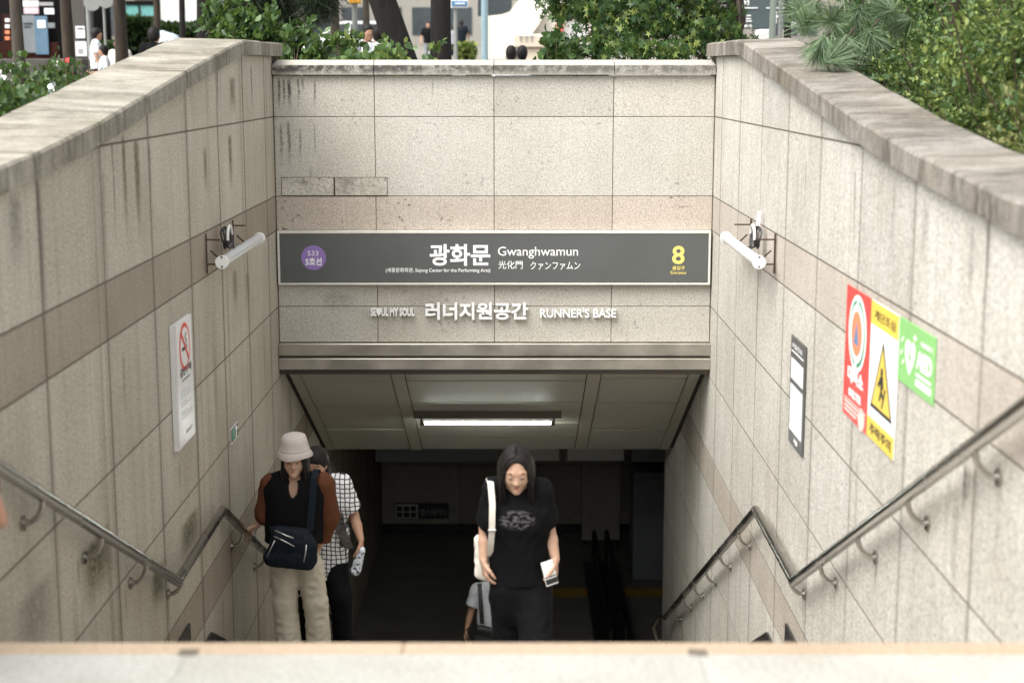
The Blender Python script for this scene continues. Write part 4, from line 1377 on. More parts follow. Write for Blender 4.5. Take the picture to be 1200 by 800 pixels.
def grid_for(J, res, pad=.16):
    pts = np.stack([v for q, v in J.items() if isinstance(v, np.ndarray) and q not in ('fw', 'up', 'rt', 'hfw', 'hup')])
    return pts.min(0) - pad, pts.max(0) + pad, res


def body_field(J, res, hands=True):
    s, fw, rt, up = J['s'], J['fw'], J['rt'], J['up']
    f = Field(*grid_for(J, res))
    fl = (fw, .66)
    A, R = head(f, J['head'], J.get('hfw', fw), J.get('hup', up), s)
    f.cap(J['neck'] - up * .02 * s, J['head'] - up * .05 * s - fw * .012 * s, .056 * s, .052 * s, .025)
    f.cap(J['chest'] + rt * .07 * s, J['chest'] - rt * .07 * s, .115 * s, .115 * s, .04, fl)
    f.cap(J['shR'], J['shL'], .055 * s, .055 * s, .05, (fw, .85))
    f.cap(J['chest'], J['waist'], .13 * s, .125 * s, .05, fl)
    f.cap(J['waist'], J['pelvis'], .125 * s, .15 * s, .05, fl)
    for n in 'RL':
        f.cap(J['sh' + n], J['el' + n], .047 * s, .037 * s, .03)
        f.cap(J['el' + n], J['el' + n] * .55 + J['wr' + n] * .45, .037 * s, .036 * s, .012).cap(J['el' + n] * .55 + J['wr' + n] * .45, J['wr' + n], .036 * s, .0245 * s, .012)
        f.cap(J['hip' + n], J['kn' + n], .083 * s, .055 * s, .03)
        f.cap(J['kn' + n], J['kn' + n] * .62 + J['an' + n] * .38, .052 * s, .054 * s, .02).cap(J['kn' + n] * .62 + J['an' + n] * .38, J['an' + n], .054 * s, .036 * s, .02)
        f.cap(J['an' + n] - up * .04 * s - fw * .03 * s, J['an' + n] - up * .052 * s + fw * .14 * s, .036 * s, .028 * s, .03)
        if hands:
            h = J.get('hand' + n) or {}
            dd = h.get('d', unit(J['wr' + n] - J['el' + n]))
            g = 1 if n == 'R' else -1
            hand(f, J['wr' + n], dd, h.get('pn', -rt * g), h.get('side', fw), h.get('curl', .55), s)
        else:
            f.ell(J['wr' + n] + unit(J['wr' + n] - J['el' + n]) * .06 * s, V3(.03, .03, .07) * s, None, .02)
    return f, A, R


def shirt_field(J, res, infl=.02, sleeve=.75, slv_r=.062, hem=.86, open_=.0, smooth=.05, wide=1.0, sleeves=True):
    s, fw, rt, up = J['s'], J['fw'], J['rt'], J['up']
    f = Field(*grid_for(J, res))
    fl = (fw, .70)
    f.cap(J['chest'] + rt * .075 * s, J['chest'] - rt * .075 * s, (.118 + infl) * s, (.118 + infl) * s, smooth, fl)
    f.cap(J['shR'] - up * .01 * s, J['shL'] - up * .01 * s, (.052 + infl * .6) * s, (.052 + infl * .6) * s, smooth, (fw, .9))
    f.cap(J['neck'] - up * .03 * s, J['neck'] + up * .012 * s, .075 * s, .064 * s, .03)
    f.cap(J['chest'], J['waist'], (.145 + infl) * s * wide, (.145 + infl) * s * wide, smooth, fl)
    z = J['pelvis'] + up * (hem - .92) * s
    f.cap(J['waist'], z - up * .02, (.145 + infl) * s * wide, (.165 + infl) * s * wide, smooth, fl)
    f.cut(z, -up)
    if sleeves:
        for n in 'RL':
            a, b, c = J['sh' + n], J['el' + n], J['wr' + n]
            if sleeve <= 1:
                e = a + (b - a) * sleeve
                f.cap(a, a + (b - a) * min(1, sleeve + .25), slv_r * s, slv_r * 1.08 * s, .04, None, [(e, unit(b - a))])
            else:
                e = b + (c - b) * (sleeve - 1)
                f.cap(a, b, slv_r * s, slv_r * .92 * s, .04)
                f.cap(b, b + (c - b) * min(1, sleeve - .8), slv_r * .92 * s, slv_r * .75 * s, .03, None, [(e, unit(c - b))])
    return f


def pants_field(J, res, top=1.0, r=(.098, .075, .07), smooth=.04):
    s, fw, rt, up = J['s'], J['fw'], J['rt'], J['up']
    f = Field(*grid_for(J, res))
    f.cap(J['pelvis'] + up * .05 * s, J['pelvis'] - up * .03 * s, .152 * s, .162 * s, smooth, (fw, .70))
    f.cut(J['pelvis'] + up * (top - .92) * s, up)
    for n in 'RL':
        f.cap(J['hip' + n], J['kn' + n], r[0] * s, r[1] * s, smooth)
        e = J['an' + n] - up * .03 * s
        f.cap(J['kn' + n], e, r[1] * s, r[2] * s, .03, None, [(e, unit(e - J['kn' + n]))])
    return f


def shoes(J, res, mat, par):
    s, fw, up = J['s'], J['fw'], J['up']
    for n in 'RL':
        a = J['an' + n]
        f = Field(a - .2, a + .26, res)
        f.cap(a - up * .045 * s - fw * .045 * s, a - up * .05 * s + fw * .15 * s, .042 * s, .034 * s, .03)
        f.cap(a - up * .02 * s, a + up * .0 * s, .045 * s, .043 * s, .03)
        f.cut(a - up * .085 * s, -up)
        f.mesh('shoe', mat, par)


def hair_field(J, A, R, res, length=.0, vol=.012, side=.075):
    """cap of hair; length: how far it falls below the chin line, in head units (m)"""
    s = J['s']
    f = Field(J['head'] - .30, J['head'] + .24, res)
    f.ell(A(0, -.018, .036), V3(.074 + vol, .094 + vol, .088 + vol) * s, R, .02)
    f.ell(A(0, -.045, -.02), V3(.072 + vol, .062 + vol, .095) * s, R, .03)
    if length > 0:
        for sg in (-1, 1):
            f.cap(A(sg * .064, .012, .03), A(sg * side, .022, -.08 - length), .026 * s, .030 * s, .03)
            f.cap(A(sg * .055, -.05, 0), A(sg * side * .9, -.035, -.08 - length), .045 * s, .042 * s, .04)
        f.cap(A(0, -.07, 0), A(0, -.06, -.08 - length), .06 * s, .055 * s, .05)
    f.carve(A(0, .105, -.045), V3(.064, .066, .10) * s, R)
    return f


def px_joint(J, **kw):
    for n, (px, py, d) in kw.items(): J[n] = np.array(P(px, py, d), np.float32)


RES = .0085
def strands(A, R_, J, n, length, par, seed, side=.08, rad=1.0, front=True):
    # loose locks: each leaves the parting, follows the skull and falls past the shoulders
    rg = np.random.RandomState(seed)
    mb = MB(); s = J['s']
    for q in range(n):
        sg = 1 if q % 2 else -1
        yb = rg.uniform(-.088, .080 if front else .01)
        pts = []
        for a in np.linspace(.06, 1.45, 6):
            e = .098 * rad + .001
            fc = math.sqrt(max(.05, 1 - (yb / .108) ** 2))
            pts.append(A(sg * math.sin(a) * (.086 * rad) * fc, yb * (1.0 + .1 * math.sin(a)) - .018, .036 + math.cos(a) * e * fc))
        x_, y_ = sg * (side + rg.uniform(-.012, .014)), yb * 1.05 + rg.uniform(-.01, .015)
        ln = length * rg.uniform(.7, 1.12)
        pts.append(A(x_, y_, -.05)); pts.append(A(x_ + sg * rg.uniform(-.012, .01), y_ + rg.uniform(-.01, .02), -.05 - ln * .6)); pts.append(A(x_ + sg * rg.uniform(-.02, .012), y_ + rg.uniform(-.01, .03), -.06 - ln))
        w_ = rg.uniform(.0022, .0045)
        mb.tube(pts, [w_ * .5] + [w_] * 6 + [w_ * .8, w_ * .2], 4, False)
    return mb.build('hair_lock', M['hair'], par, smooth='all', fix=False)


# ---- the woman in black on the landing
yW, zW = 8.10, Z_LAND
rootW = thing('person', 'person in black T-shirt and trousers climbing mid-stairs with a phone', 'person', (P(607, 700, yW).x, yW, zW + .02))
J = stand((rootW.location.x, yW, zW + .02), 1.66, lean=.10)
px_joint(J, head=(605, 550, yW - .10), shR=(580, 572, yW - .04), shL=(633, 573, yW - .04), elR=(569, 616, yW + .03), elL=(642, 614, yW + .02), wrR=(566.5, 656, yW - .04), wrL=(651, 655, yW - .05))
px_joint(J, neck=(606, 566, yW - .045))
J['chest'] = J['neck'] * .6 + J['waist'] * .4
px_joint(J, knR=(596, 762, yW + .05), knL=(628, 756, yW - .15), hipR=(597, 688, yW), hipL=(625, 688, yW))
J['anR'] = J['knR'] + V3(-.02, .06, -.40); J['anL'] = J['knL'] + V3(.01, .02, -.39)
J['hfw'] = unit((0.02, -1, -.42)); J['hup'] = unit((0, -.42, 1))
J['handR'] = dict(d=(.14, -.12, -1), pn=(.95, .3, 0), side=(.25, -1, 0), curl=.4)
J['handL'] = dict(d=(-.02, -.12, -1), pn=(-.95, .2, 0), side=(0, -1, -.1), curl=.8)
f, A, R = body_field(J, .006)
bw = f.mesh('body', M['skin'], rootW)
face_parts(A, J['s'], bw)
J['pelvis'] = np.array(P(609, 690, yW), np.float32); J['waist'] = np.array(P(608, 640, yW), np.float32)
sf = shirt_field(J, RES, .014, .86, .060, .965, wide=.98)
sf.wrinkle(.005, 3, (.06, .16)).mesh('t_shirt', M['tee'], rootW)
pants_field(J, RES, 1.0, (.108, .088, .085)).wrinkle(.006, 4, (.06, .15)).mesh('trousers', M['blackcloth'], rootW)
shoes(J, RES, M['white'], rootW)
hf = hair_field(J, A, R, .006, .10, .010, .085)
hf.carve(A(0, .102, .034), V3(.062, .062, .078) * J['s'], R)
hf.carve(A(0, .05, .135), V3(.004, .11, .020) * J['s'], R)
hw_ = hf.mesh('hair', M['hair'], rootW)
tag(strands(A, R, J, 260, .16, hw_, 2), kind='stuff')
# tote bag on her shoulder
tb = thing('tote_bag', 'cream canvas tote bag hanging from the shoulder of the person in black', 'bag', tuple(P(570, 675, yW + .12)))
b0 = np.array(P(571, 655, yW + .10))
f = Field(b0 - .26, b0 + .26, .006)
up3, rt3 = V3(0, 0, 1), V3(1, 0, 0)
for a_, b_ in (((561, 640), (562, 672)), ((567, 638), (570, 675)), ((575, 640), (579, 676))):
    f.cap(P(a_[0], a_[1] - 8, yW + .12), P(b_[0], b_[1], yW + .11), .024, .026, .03)
f.cut(P(560, 635, yW), up3)
f.wrinkle(.004, 9, (.04, .1)).mesh('pouch', M['canvas'], tb)
mb = MB()
pts = [P(574, 562, yW + .06), P(573, 560, yW - .02), P(575, 566, yW - .115), P(577, 590, yW - .150), P(576.5, 621, yW - .15), P(574, 650, yW - .05), P(569, 660, yW + .07)]
def ribbon(pts, wd, th=.004, wdir=(1, 0, 0)):
    m = MB(); W_ = Vector(wdir) * wd / 2; T = Vector((0, -th, 0))
    for p in pts:
        p = Vector(p); m.v += [tuple(p - W_), tuple(p + W_), tuple(p + W_ + T), tuple(p - W_ + T)]
    for i in range(len(pts) - 1):
        for e in range(4):
            m.f.append((i * 4 + e, i * 4 + (e + 1) % 4, i * 4 + 4 + (e + 1) % 4, i * 4 + 4 + e))
    n = len(pts) * 4 - 4
    m.f += [(3, 2, 1, 0), (n, n + 1, n + 2, n + 3)]; m.m = [0] * len(m.f)
    return m
ribbon(pts, .034).build('strap', M['canvas'], tb, smooth=True)
q = P(576.5, 621, yW - .158)
mb = MB(); mb.box((q.x - .022, q.y - .006, q.z - .006), (q.x + .022, q.y + .004, q.z + .006), .002); mb.build('buckle', M['zip'], tb)
# phone in her other hand
ph = thing('phone', 'white phone with a black band held low in the hand of the person in black', 'phone', tuple(P(645, 670, yW - .17)))
c0 = P(644, 671, yW - .10)
mb = MB(); mb.box((-.036, -.005, -.070), (.036, .005, .070), .004)
rot = Matrix.Rotation(math.radians(-14), 3, 'Y') @ Matrix.Rotation(math.radians(18), 3, 'Z')
mb.v = [tuple(c0 + rot @ Vector(p)) for p in mb.v]; mb.build('case', M['white'], ph)
mb = MB(); mb.box((-.034, -.0066, -.060), (.034, -.0045, -.030)); mb.box((-.034, -.0066, -.022), (.034, -.0045, -.016))
mb.v = [tuple(c0 + rot @ Vector(p)) for p in mb.v]; mb.build('band', M['ink'], ph)

# ---- the person in the bucket hat
yH = 10.42
zH = stair_z(yH) + .02
rootH = thing('person', 'person in a pale bucket hat, black vest and khaki trousers holding the handrail', 'person', (P(347, 700, yH).x, yH, zH))
J = stand((rootH.location.x, yH, zH), 1.66, lean=.05)
px_joint(J, head=(345, 538, yH - .05), neck=(346, 560, yH - .01), shR=(318, 566, yH), shL=(378, 565, yH), elR=(311, 603, yH + .02), wrR=(300, 616, yH + .04), elL=(385, 606, yH + .06), wrL=(374, 640, yH + .10))
J['chest'] = J['neck'] * .58 + J['waist'] * .42
px_joint(J, hipR=(334, 662, yH), hipL=(362, 662, yH), knR=(334, 704, yH - .03), knL=(370, 706, yH - .01))
J['anR'] = np.array(P(340, 762, yH - .05), np.float32); J['anL'] = np.array(P(375, 768, yH + .02), np.float32)
J['hfw'] = unit((0.0, -1, -.10)); J['hup'] = unit((0, -.10, 1))
wr = J['wrR']; rail = np.array((XL + .09, yH + .10, zrl(yH + .10) + .029), np.float32)
J['handR'] = dict(d=unit(rail - wr), pn=(.0, 0, -1), side=(0, -1, .1), curl=.75)
f, A, R = body_field(J, .006)
bH = f.mesh('body', M['skin'], rootH)
face_parts(A, J['s'], bH)
sf = shirt_field(J, RES, .036, 1.0, .078, .90, wide=1.08, sleeves=False)
sf.carve(J['neck'] + J['fw'] * .085 - V3(0, 0, .045), V3(.038, .075, .085))
sf.carve(J['neck'] + J['fw'] * .05 + V3(0, 0, .03), V3(.062, .075, .04))
sf.wrinkle(.004, 13, (.07, .16)).mesh('vest', M['vest'], rootH)
for n, sl_ in (('R', 1.06), ('L', 1.75)):
    f = Field(*grid_for(J, RES))
    a, b, c = J['sh' + n], J['el' + n], J['wr' + n]
    f.cap(a - V3(0, 0, .01), b, .082, .074, .03)
    e = b + (c - b) * (sl_ - 1)
    f.cap(b, b + (c - b) * min(1, sl_ - .7), .070, .060, .04, None, [(e, unit(c - b))])
    f.wrinkle(.004, 15).mesh('sleeve', M['rustcloth'], rootH)
pants_field(J, RES, 1.0, (.105, .084, .09)).wrinkle(.006, 17, (.06, .16)).mesh('trousers', M['khaki'], rootH)
shoes(J, RES, M['ink'], rootH)
hh_ = hair_field(J, A, R, .007, .07, .006).mesh('hair', M['hair'], rootH)
tag(strands(A, R, J, 120, .13, hh_, 3, rad=.93), kind='stuff')
mb = MB()
hp = np.array(A(0, -.016, .072)); hu, hr_, hf_ = J['hup'], R[:, 0], R[:, 1]
prof = [(.132, -.040), (.134, -.036), (.108, .002), (.103, .010), (.096, .060), (.086, .096), (.056, .110), (.0, .114)]
nn = 28
for r_, z_ in prof:
    for i in range(nn):
        a = 2 * math.pi * i / nn
        wv = .006 * math.sin(3 * a + 1) if z_ < 0 else 0
        mb.v.append(tuple(hp + hr_ * (r_ * math.cos(a) * .97) + hf_ * (r_ * math.sin(a) * 1.08) + hu * (z_ + wv)))
for j in range(len(prof) - 1):
    for i in range(nn): mb.f.append((j * nn + i, j * nn + (i + 1) % nn, (j + 1) * nn + (i + 1) % nn, (j + 1) * nn + i))
mb.m = [0] * len(mb.f)
hat = mb.build('bucket_hat', M['hatcloth'], rootH, smooth='all')
mb = MB()
mb.tube([tuple(hp + hr_ * (.1045 * math.cos(2 * math.pi * i / 24) * .97) + hf_ * (.1045 * math.sin(2 * math.pi * i / 24) * 1.08) + hu * .012) for i in range(25)], .004, 6)
mb.build('hat_seam', M['hatcloth'], hat, smooth='all')
# navy shoulder bag
nb = thing('shoulder_bag', 'navy shoulder bag with silver zips worn in front by the person in the hat', 'bag', tuple(P(340, 668, yH - .22)))
yb_ = yH - .24
f = Field(np.array(P(340, 642, yb_)) - .30, np.array(P(340, 642, yb_)) + .30, .008)
f.cap(P(326, 634, yb_), P(360, 640, yb_), .060, .070, .06, (V3(0, 1, 0), .75))
f.cap(P(319, 653, yb_), P(359, 656, yb_), .062, .072, .06, (V3(0, 1, 0), .8))
f.cap(P(326, 622, yb_ + .02), P(356, 626, yb_ + .02), .040, .045, .05, (V3(0, 1, 0), .8))
f.wrinkle(.004, 21).mesh('pouch', M['navy'], nb)
for pts in ([(322, 621), (335, 627), (344, 630)], [(321, 628), (334, 634), (345, 640)], [(322, 633), (317, 643), (313, 652)], [(359, 638), (358, 648), (356, 658)]):
    mb = MB(); mb.tube([P(x, y, yb_ - .068 + .03 * (abs(x - 340) / 30) ** 2) for x, y in pts], .005, 6); mb.build('zip', M['zip'], nb, smooth='all')
ribbon([P(374, 556, yH + .06), P(371, 549.5, yH - .02), P(368, 560, yH - .125), P(366, 590, yH - .17), P(363, 622, yH - .20)], .048).build('strap', M['navy'], nb, smooth=True)
ribbon([P(321, 626, yH - .2), P(318, 616, yH - .12), P(318, 612, yH + .05)], .03).build('strap', M['navy'], nb, smooth=True)

# ---- the man in the plaid shirt behind
yM = 11.0
zM = stair_z(yM) + .02
rootM = thing('person', 'person in a white and black plaid shirt, half hidden behind the person in the hat', 'person', (P(381, 700, yM).x, yM, zM))
J = stand((rootM.location.x, yM, zM), 1.72, lean=.06)
px_joint(J, head=(370, 544, yM - .06), neck=(376, 562, yM), shR=(352, 568, yM), shL=(399, 566, yM), elL=(415, 604, yM + .03), wrL=(423, 632, yM - .10), elR=(345, 606, yM + .03), wrR=(347, 640, yM + .05))
J['waist'] = np.array(P(379, 622, yM), np.float32); J['pelvis'] = np.array(P(378, 655, yM), np.float32)
J['chest'] = J['neck'] * .6 + J['waist'] * .4
px_joint(J, hipR=(366, 662, yM), hipL=(392, 660, yM), knR=(362, 704, yM - .05), knL=(399, 698, yM - .16))
J['anR'] = J['knR'] + V3(.0, .05, -.40); J['anL'] = J['knL'] + V3(.0, .10, -.38)
J['hfw'] = unit((-.15, -1, -.25)); J['hup'] = unit((0, -.25, 1))
J['handL'] = dict(d=(.12, -.25, -1), pn=(-1, .1, 0), side=(0, -1, 0), curl=.8)
f, A, R = body_field(J, .0065)
bM = f.mesh('body', M['skin2'], rootM)
face_parts(A, J['s'], bM)
shirt_field(J, RES, .030, .80, .074, .80, wide=1.0).wrinkle(.005, 31, (.06, .15)).mesh('plaid_shirt', M['plaid'], rootM)
pants_field(J, RES, 1.0, (.10, .08, .07)).wrinkle(.005, 33).mesh('trousers', M['blackcloth'], rootM)
shoes(J, RES, M['ink'], rootM)
hair_field(J, A, R, .007, 0, .012).mesh('hair', M['hair'], rootM)
sb = thing('backpack', 'dark backpack worn by the person in the plaid shirt', 'backpack', tuple(P(380, 620, yM + .2)))
f = Field(np.array(P(380, 605, yM + .22)) - .32, np.array(P(380, 605, yM + .22)) + .32, .01)
f.cap(P(372, 580, yM + .20), P(374, 625, yM + .22), .12, .13, .05, (V3(0, 1, 0), .6)).wrinkle(.004, 35).mesh('pack', M['camo'], sb)
ribbon([P(386, 553, yM + .09), P(384, 549, yM), P(385, 560, yM - .11), P(392, 585, yM - .15), P(397, 610, yM - .16), P(403, 640, yM - .10)], .042).build('strap', M['ink'], sb, smooth=True)
ribbon([P(396, 600, yM - .165), P(400, 622, yM - .165), P(409, 642, yM - .12)], .075).build('strap', M['camo'], sb, smooth=True)
pc = thing('pouch', 'white and dark patterned drawstring pouch held by the person in the plaid shirt', 'pouch', tuple(P(418, 672, yM - .14)))
f = Field(np.array(P(418, 658, yM - .14)) - .16, np.array(P(418, 658, yM - .14)) + .16, .006)
f.cap(P(423, 645, yM - .14), P(417, 668, yM - .14), .030, .036, .02)
k = N('pouch_pattern')
mk = k.ramp(k.noise(k.pos(obj=True), 40, 2, .5), [(.56, 0), (.6, 1)])
M['pouchpat'] = k.out(k.mix(mk, (.62, .66, .70), (.04, .05, .07)), .6)
f.wrinkle(.005, 37, (.03, .06)).mesh('sack', M['pouchpat'], pc)

# ---- the man in the white shirt far below
yK = 15.55
zK = stair_z(yK) + .02
rootK = thing('person', 'small distant person in a white short-sleeved shirt low on the stairs, behind the tote bag', 'person', (P(582, 730, yK).x, yK, zK))
J = stand((rootK.location.x, yK, zK), 1.66, fw=(.15, -1, 0), lean=.05)
px_joint(J, head=(582, 664, yK - .08), neck=(579, 682, yK), shR=(560, 691, yK), shL=(597, 692, yK), elR=(552, 716, yK - .02), wrR=(546.5, 737, yK - .12))
J['waist'] = np.array(P(579, 720, yK), np.float32); J['pelvis'] = np.array(P(580, 742, yK), np.float32)
J['chest'] = J['neck'] * .6 + J['waist'] * .4
f, A, R = body_field(J, .009)
bK = f.mesh('body', M['skin2'], rootK)
sf = shirt_field(J, .010, .032, .72, .075, .84)
sf.wrinkle(.005, 41).mesh('shirt', M['whitecloth'], rootK)
pants_field(J, .010).mesh('trousers', M['navypant'], rootK)
shoes(J, .010, M['ink'], rootK)
hair_field(J, A, R, .009, 0, .012).mesh('hair', M['hair'], rootK)
mb = MB()
for (x0, y0), (x1, y1) in (((573.5, 684), (579.5, 702)), ((584, 685), (580, 702))):
    a, b = P(x0, y0, yK - .14), P(x1, y1, yK - .17)
    mb.face([a, a + Vector((.05 * (1 if x0 > 580 else -1), 0, -.02)), b])
mb.build('collar', M['whitecloth'], rootK)
mb = MB(); c0 = P(547, 736, yK - .12); mb.tube([c0 + Vector((.03 * math.cos(a), .03 * math.sin(a), .012 * math.cos(a))) for a in [2 * math.pi * i / 12 for i in range(13)]], .008, 6)
mb.build('watch', M['ink'], rootK)
kb = thing('messenger_bag', 'black bag on a strap hung across the distant person in the white shirt', 'bag', tuple(P(568, 742, yK - .2)))
ribbon([P(563, 682, yK + .05), P(562, 684, yK - .08), P(563, 700, yK - .17), P(565, 730, yK - .19)], .045).build('strap', M['ink'], kb, smooth=True)
f = Field(np.array(P(568, 745, yK - .17)) - .3, np.array(P(568, 745, yK - .17)) + .3, .012)
f.cap(P(562, 738, yK - .17), P(577, 741, yK - .17), .06, .06, .04, (V3(0, 1, 0), .7)).cap(P(560, 750, yK - .17), P(578, 752, yK - .17), .08, .08, .04, (V3(0, 1, 0), .7)).mesh('pouch', M['ink'], kb)

# ---- the passer-by whose hand just enters the picture on the left
yE = 4.62
zE = stair_z(yE)
rootE = thing('person', 'blurred person at the near left edge with a bare hand and dark red sleeve', 'person', (-1.80, yE - .12, zE))
J = stand((-1.80, yE - .12, zE), 1.22, fw=(0, 1, 0))
J['elR'] = np.array(P(-18, 560, yE), np.float32); J['wrR'] = np.array(P(-8, 588, yE), np.float32)
J['handR'] = dict(d=(.25, .3, -1), pn=(-1, 0, 0), side=(0, 1, 0), curl=.6)
f, A, R = body_field(J, .010)
f.cap(J['wrR'], J['wrR'] + V3(.012, .02, -.07), .026, .024, .02)
f.mesh('body', M['skin2'], rootE)
shirt_field(J, .011, .02, 1.72, .055, .86).mesh('sweater', M['darkred'], rootE)
pants_field(J, .011).mesh('trousers', M['blackcloth'], rootE)
shoes(J, .011, M['ink'], rootE)
hair_field(J, A, R, .010, 0).mesh('hair', M['hair'], rootE)

# ------------------------------------------------------------------ foliage
def leafmat(name, c0, c1, c2, rough=.45, trans=.35):
    k = N(name)
    rpi = k.n('ShaderNodeNewGeometry').outputs['Random Per Island']
    big = k.noise(k.pos(), 2.2, 3, .6)
    f = k.math('ADD', k.math('MULTIPLY', rpi, .6), k.math('MULTIPLY', big, .45))
    c = k.ramp(f, [(.22, c0), (.5, c1), (.82, c2)])
    k.out(c, rough, spec=.35)
    tr = k.n('ShaderNodeBsdfTranslucent'); k.set(tr, 0, k.mix(.5, c, (.14, .20, .03)))
    mx = k.n('ShaderNodeMixShader'); mx.inputs[0].default_value = trans
    k.t.links.new(k.bsdf.outputs[0], mx.inputs[1]); k.t.links.new(tr.outputs[0], mx.inputs[2])
    k.t.links.new(mx.outputs[0], k.t.nodes['Material Output'].inputs[0])
    return k.m


M['leaf_dark'] = leafmat('leaf_dark_green', (.018, .04, .013), (.035, .08, .022), (.075, .135, .04))
M['leaf_mid'] = leafmat('leaf_mid_green', (.028, .06, .02), (.075, .14, .045), (.18, .27, .10))
M['leaf_olive'] = leafmat('leaf_olive_green', (.05, .06, .02), (.14, .16, .05), (.32, .32, .12))
M['leaf_lime'] = leafmat('leaf_lime_green', (.05, .085, .02), (.16, .22, .055), (.38, .44, .13))
M['leaf_maple'] = leafmat('leaf_maple_green', (.02, .05, .018), (.04, .095, .03), (.10, .17, .045))
M['needle'] = leafmat('pine_needle_green', (.055, .095, .05), (.12, .19, .10), (.24, .33, .19), trans=.25)
M['needle_dark'] = leafmat('pine_needle_dark', (.008, .016, .009), (.014, .028, .014), (.03, .05, .022), trans=.15)
M['petal'] = plain('petal_white', (.8, .8, .78), .6, var=.05)
M['petal_red'] = plain('petal_red', (.6, .06, .05), .6)
M['twig'] = plain('twig_brown', (.10, .07, .045), .9, var=.3)


def bark(name, col, dark=.4):
    k = N(name)
    v = k.noise(k.pos((14, 14, 2.2), obj=True), 1.0, 5, .7)
    c = k.mix(k.ramp(v, [(.35, 0), (.65, 1)]), tuple(x * dark for x in col), col)
    return k.out(c, .95, bump=v, bstr=.9, bdist=.03)


M['bark_dark'] = bark('bark_dark', (.013, .010, .008))
M['bark_grey'] = bark('bark_grey', (.075, .062, .047), .5)
M['bark_brown'] = bark('bark_brown', (.055, .04, .028), .5)


def leaves(name, C, D, size, mat, parent, aspect=.42, star=False, seed=0, flat=.5, kind=None, fold=1.0):
    """C: leaf base points, D: outward directions; one leaf-shaped face pair (or five-lobed star) each"""
    rg = np.random.RandomState(seed)
    n = len(C)
    D = D / np.linalg.norm(D, axis=1, keepdims=True)
    U = np.cross(D, rg.normal(size=(n, 3)) * (1 - flat) + np.array([0, 0, 1]) * flat)
    U /= np.linalg.norm(U, axis=1, keepdims=True) + 1e-9
    W_ = np.cross(U, D)
    s = (size * rg.uniform(.6, 1.25, n))[:, None]
    if star:
        pts = []
        for i in range(10):
            a = 2 * math.pi * i / 10
            r = (1.0 if i % 2 == 0 else .36) * (.62 if i == 5 else 1)
            pts.append((r * math.cos(a) * .55 + .4, r * math.sin(a) * .55, -.12 * r * r))
    else:
        pts = [(0, 0, 0), (.3, aspect * .82, .10), (.62, aspect * .78, .08), (1, 0, -.10), (.62, -aspect * .78, .08), (.3, -aspect * .82, .10)]
    m = len(pts)
    V = np.stack([C + s * (D * a + U * b + W_ * c) for a, c, b in [(p_[0], p_[1], p_[2] * fold) for p_ in pts]], 1).reshape(-1, 3)
    if star: faces = np.arange(n * m).reshape(n, m); fl = m
    else:
        b = np.arange(n)[:, None] * m
        faces = np.concatenate([b + np.array([0, 1, 2, 3]), b + np.array([0, 3, 4, 5])]); fl = 4
    off = np.array(wloc(parent)) if parent else np.zeros(3)
    me = bpy.data.meshes.new(name)
    me.vertices.add(len(V)); me.vertices.foreach_set('co', (V - off).astype(np.float32).ravel())
    me.loops.add(faces.size); me.loops.foreach_set('vertex_index', faces.ravel().astype(np.int32))
    me.polygons.add(len(faces)); me.polygons.foreach_set('loop_start', np.arange(0, faces.size, fl, dtype=np.int32))
    me.update(calc_edges=True)
    me.materials.append(mat)
    o = link(bpy.data.objects.new(name, me)); o.parent = parent
    if kind: o['kind'] = kind
    return o


def sprays(tips, dirs, per, rad, seed, up=.3):
    """leaves set along short shoots at every tip"""
    rg = np.random.RandomState(seed)
    n = len(tips)
    t = rg.uniform(0, 1, (n, per, 1))
    d = dirs / np.linalg.norm(dirs, axis=1, keepdims=True)
    C = tips[:, None] - d[:, None] * t * rad * 2 + rg.normal(size=(n, per, 3)) * rad * .28
    D = d[:, None] * .7 + rg.normal(size=(n, per, 3)) * .75 + np.array([0, 0, up])
    return C.reshape(-1, 3), D.reshape(-1, 3)


def in_lumps(rg, lumps, n, shell=.55):
    """points spread through ellipsoid lumps, thicker near their skins, with outward directions"""
    out, dr = [], []
    vol = np.array([l[1][0] * l[1][1] * l[1][2] for l in lumps]); vol = vol / vol.sum()
    for (c, r), v in zip(lumps, vol):
        k_ = max(4, int(n * v))
        d = rg.normal(size=(k_, 3)); d /= np.linalg.norm(d, axis=1, keepdims=True)
        rr = rg.uniform(shell, 1.02, (k_, 1)) ** .7
        out.append(np.array(c) + d * rr * np.array(r)); dr.append(d / np.array(r) * min(r) + np.array([0, 0, .15]))
    return np.concatenate(out), np.concatenate(dr)


def shrub(name, label, base, lumps, n_tips, per, size, mat, seed, group=None, rad=.07, stems=9, extra=None, cat='shrub', star=False, aspect=.42, shell=.45, twigs=60):
    rg = np.random.RandomState(seed)
    t = thing(name, label, cat, base, group)
    tips, dr = in_lumps(rg, lumps, n_tips, shell)
    C, D = sprays(tips, dr, per, rad, seed)
    if extra:
        m2, frac = extra
        pick = rg.rand(len(C)) < frac
        leaves('foliage', C[~pick], D[~pick], size, mat, t, aspect, star, seed, kind='stuff')
        leaves('young_foliage', C[pick], D[pick], size * .9, m2, t, aspect, star, seed + 1, kind='stuff')
    else: leaves('foliage', C, D, size, mat, t, aspect, star, seed, kind='stuff')
    mb = MB()
    b = Vector(base)
    for i in rg.choice(len(tips), min(twigs, len(tips)), False):
        p = Vector(tips[i]); m = b.lerp(p, .55) + Vector(rg.normal(size=3) * .08)
        a = b + Vector((rg.uniform(-.12, .12), rg.uniform(-.12, .12), 0))
        mb.tube([a, m, p], [.011, .007, .003], 5)
    mb.build('stem', M['twig'], t)
    return t


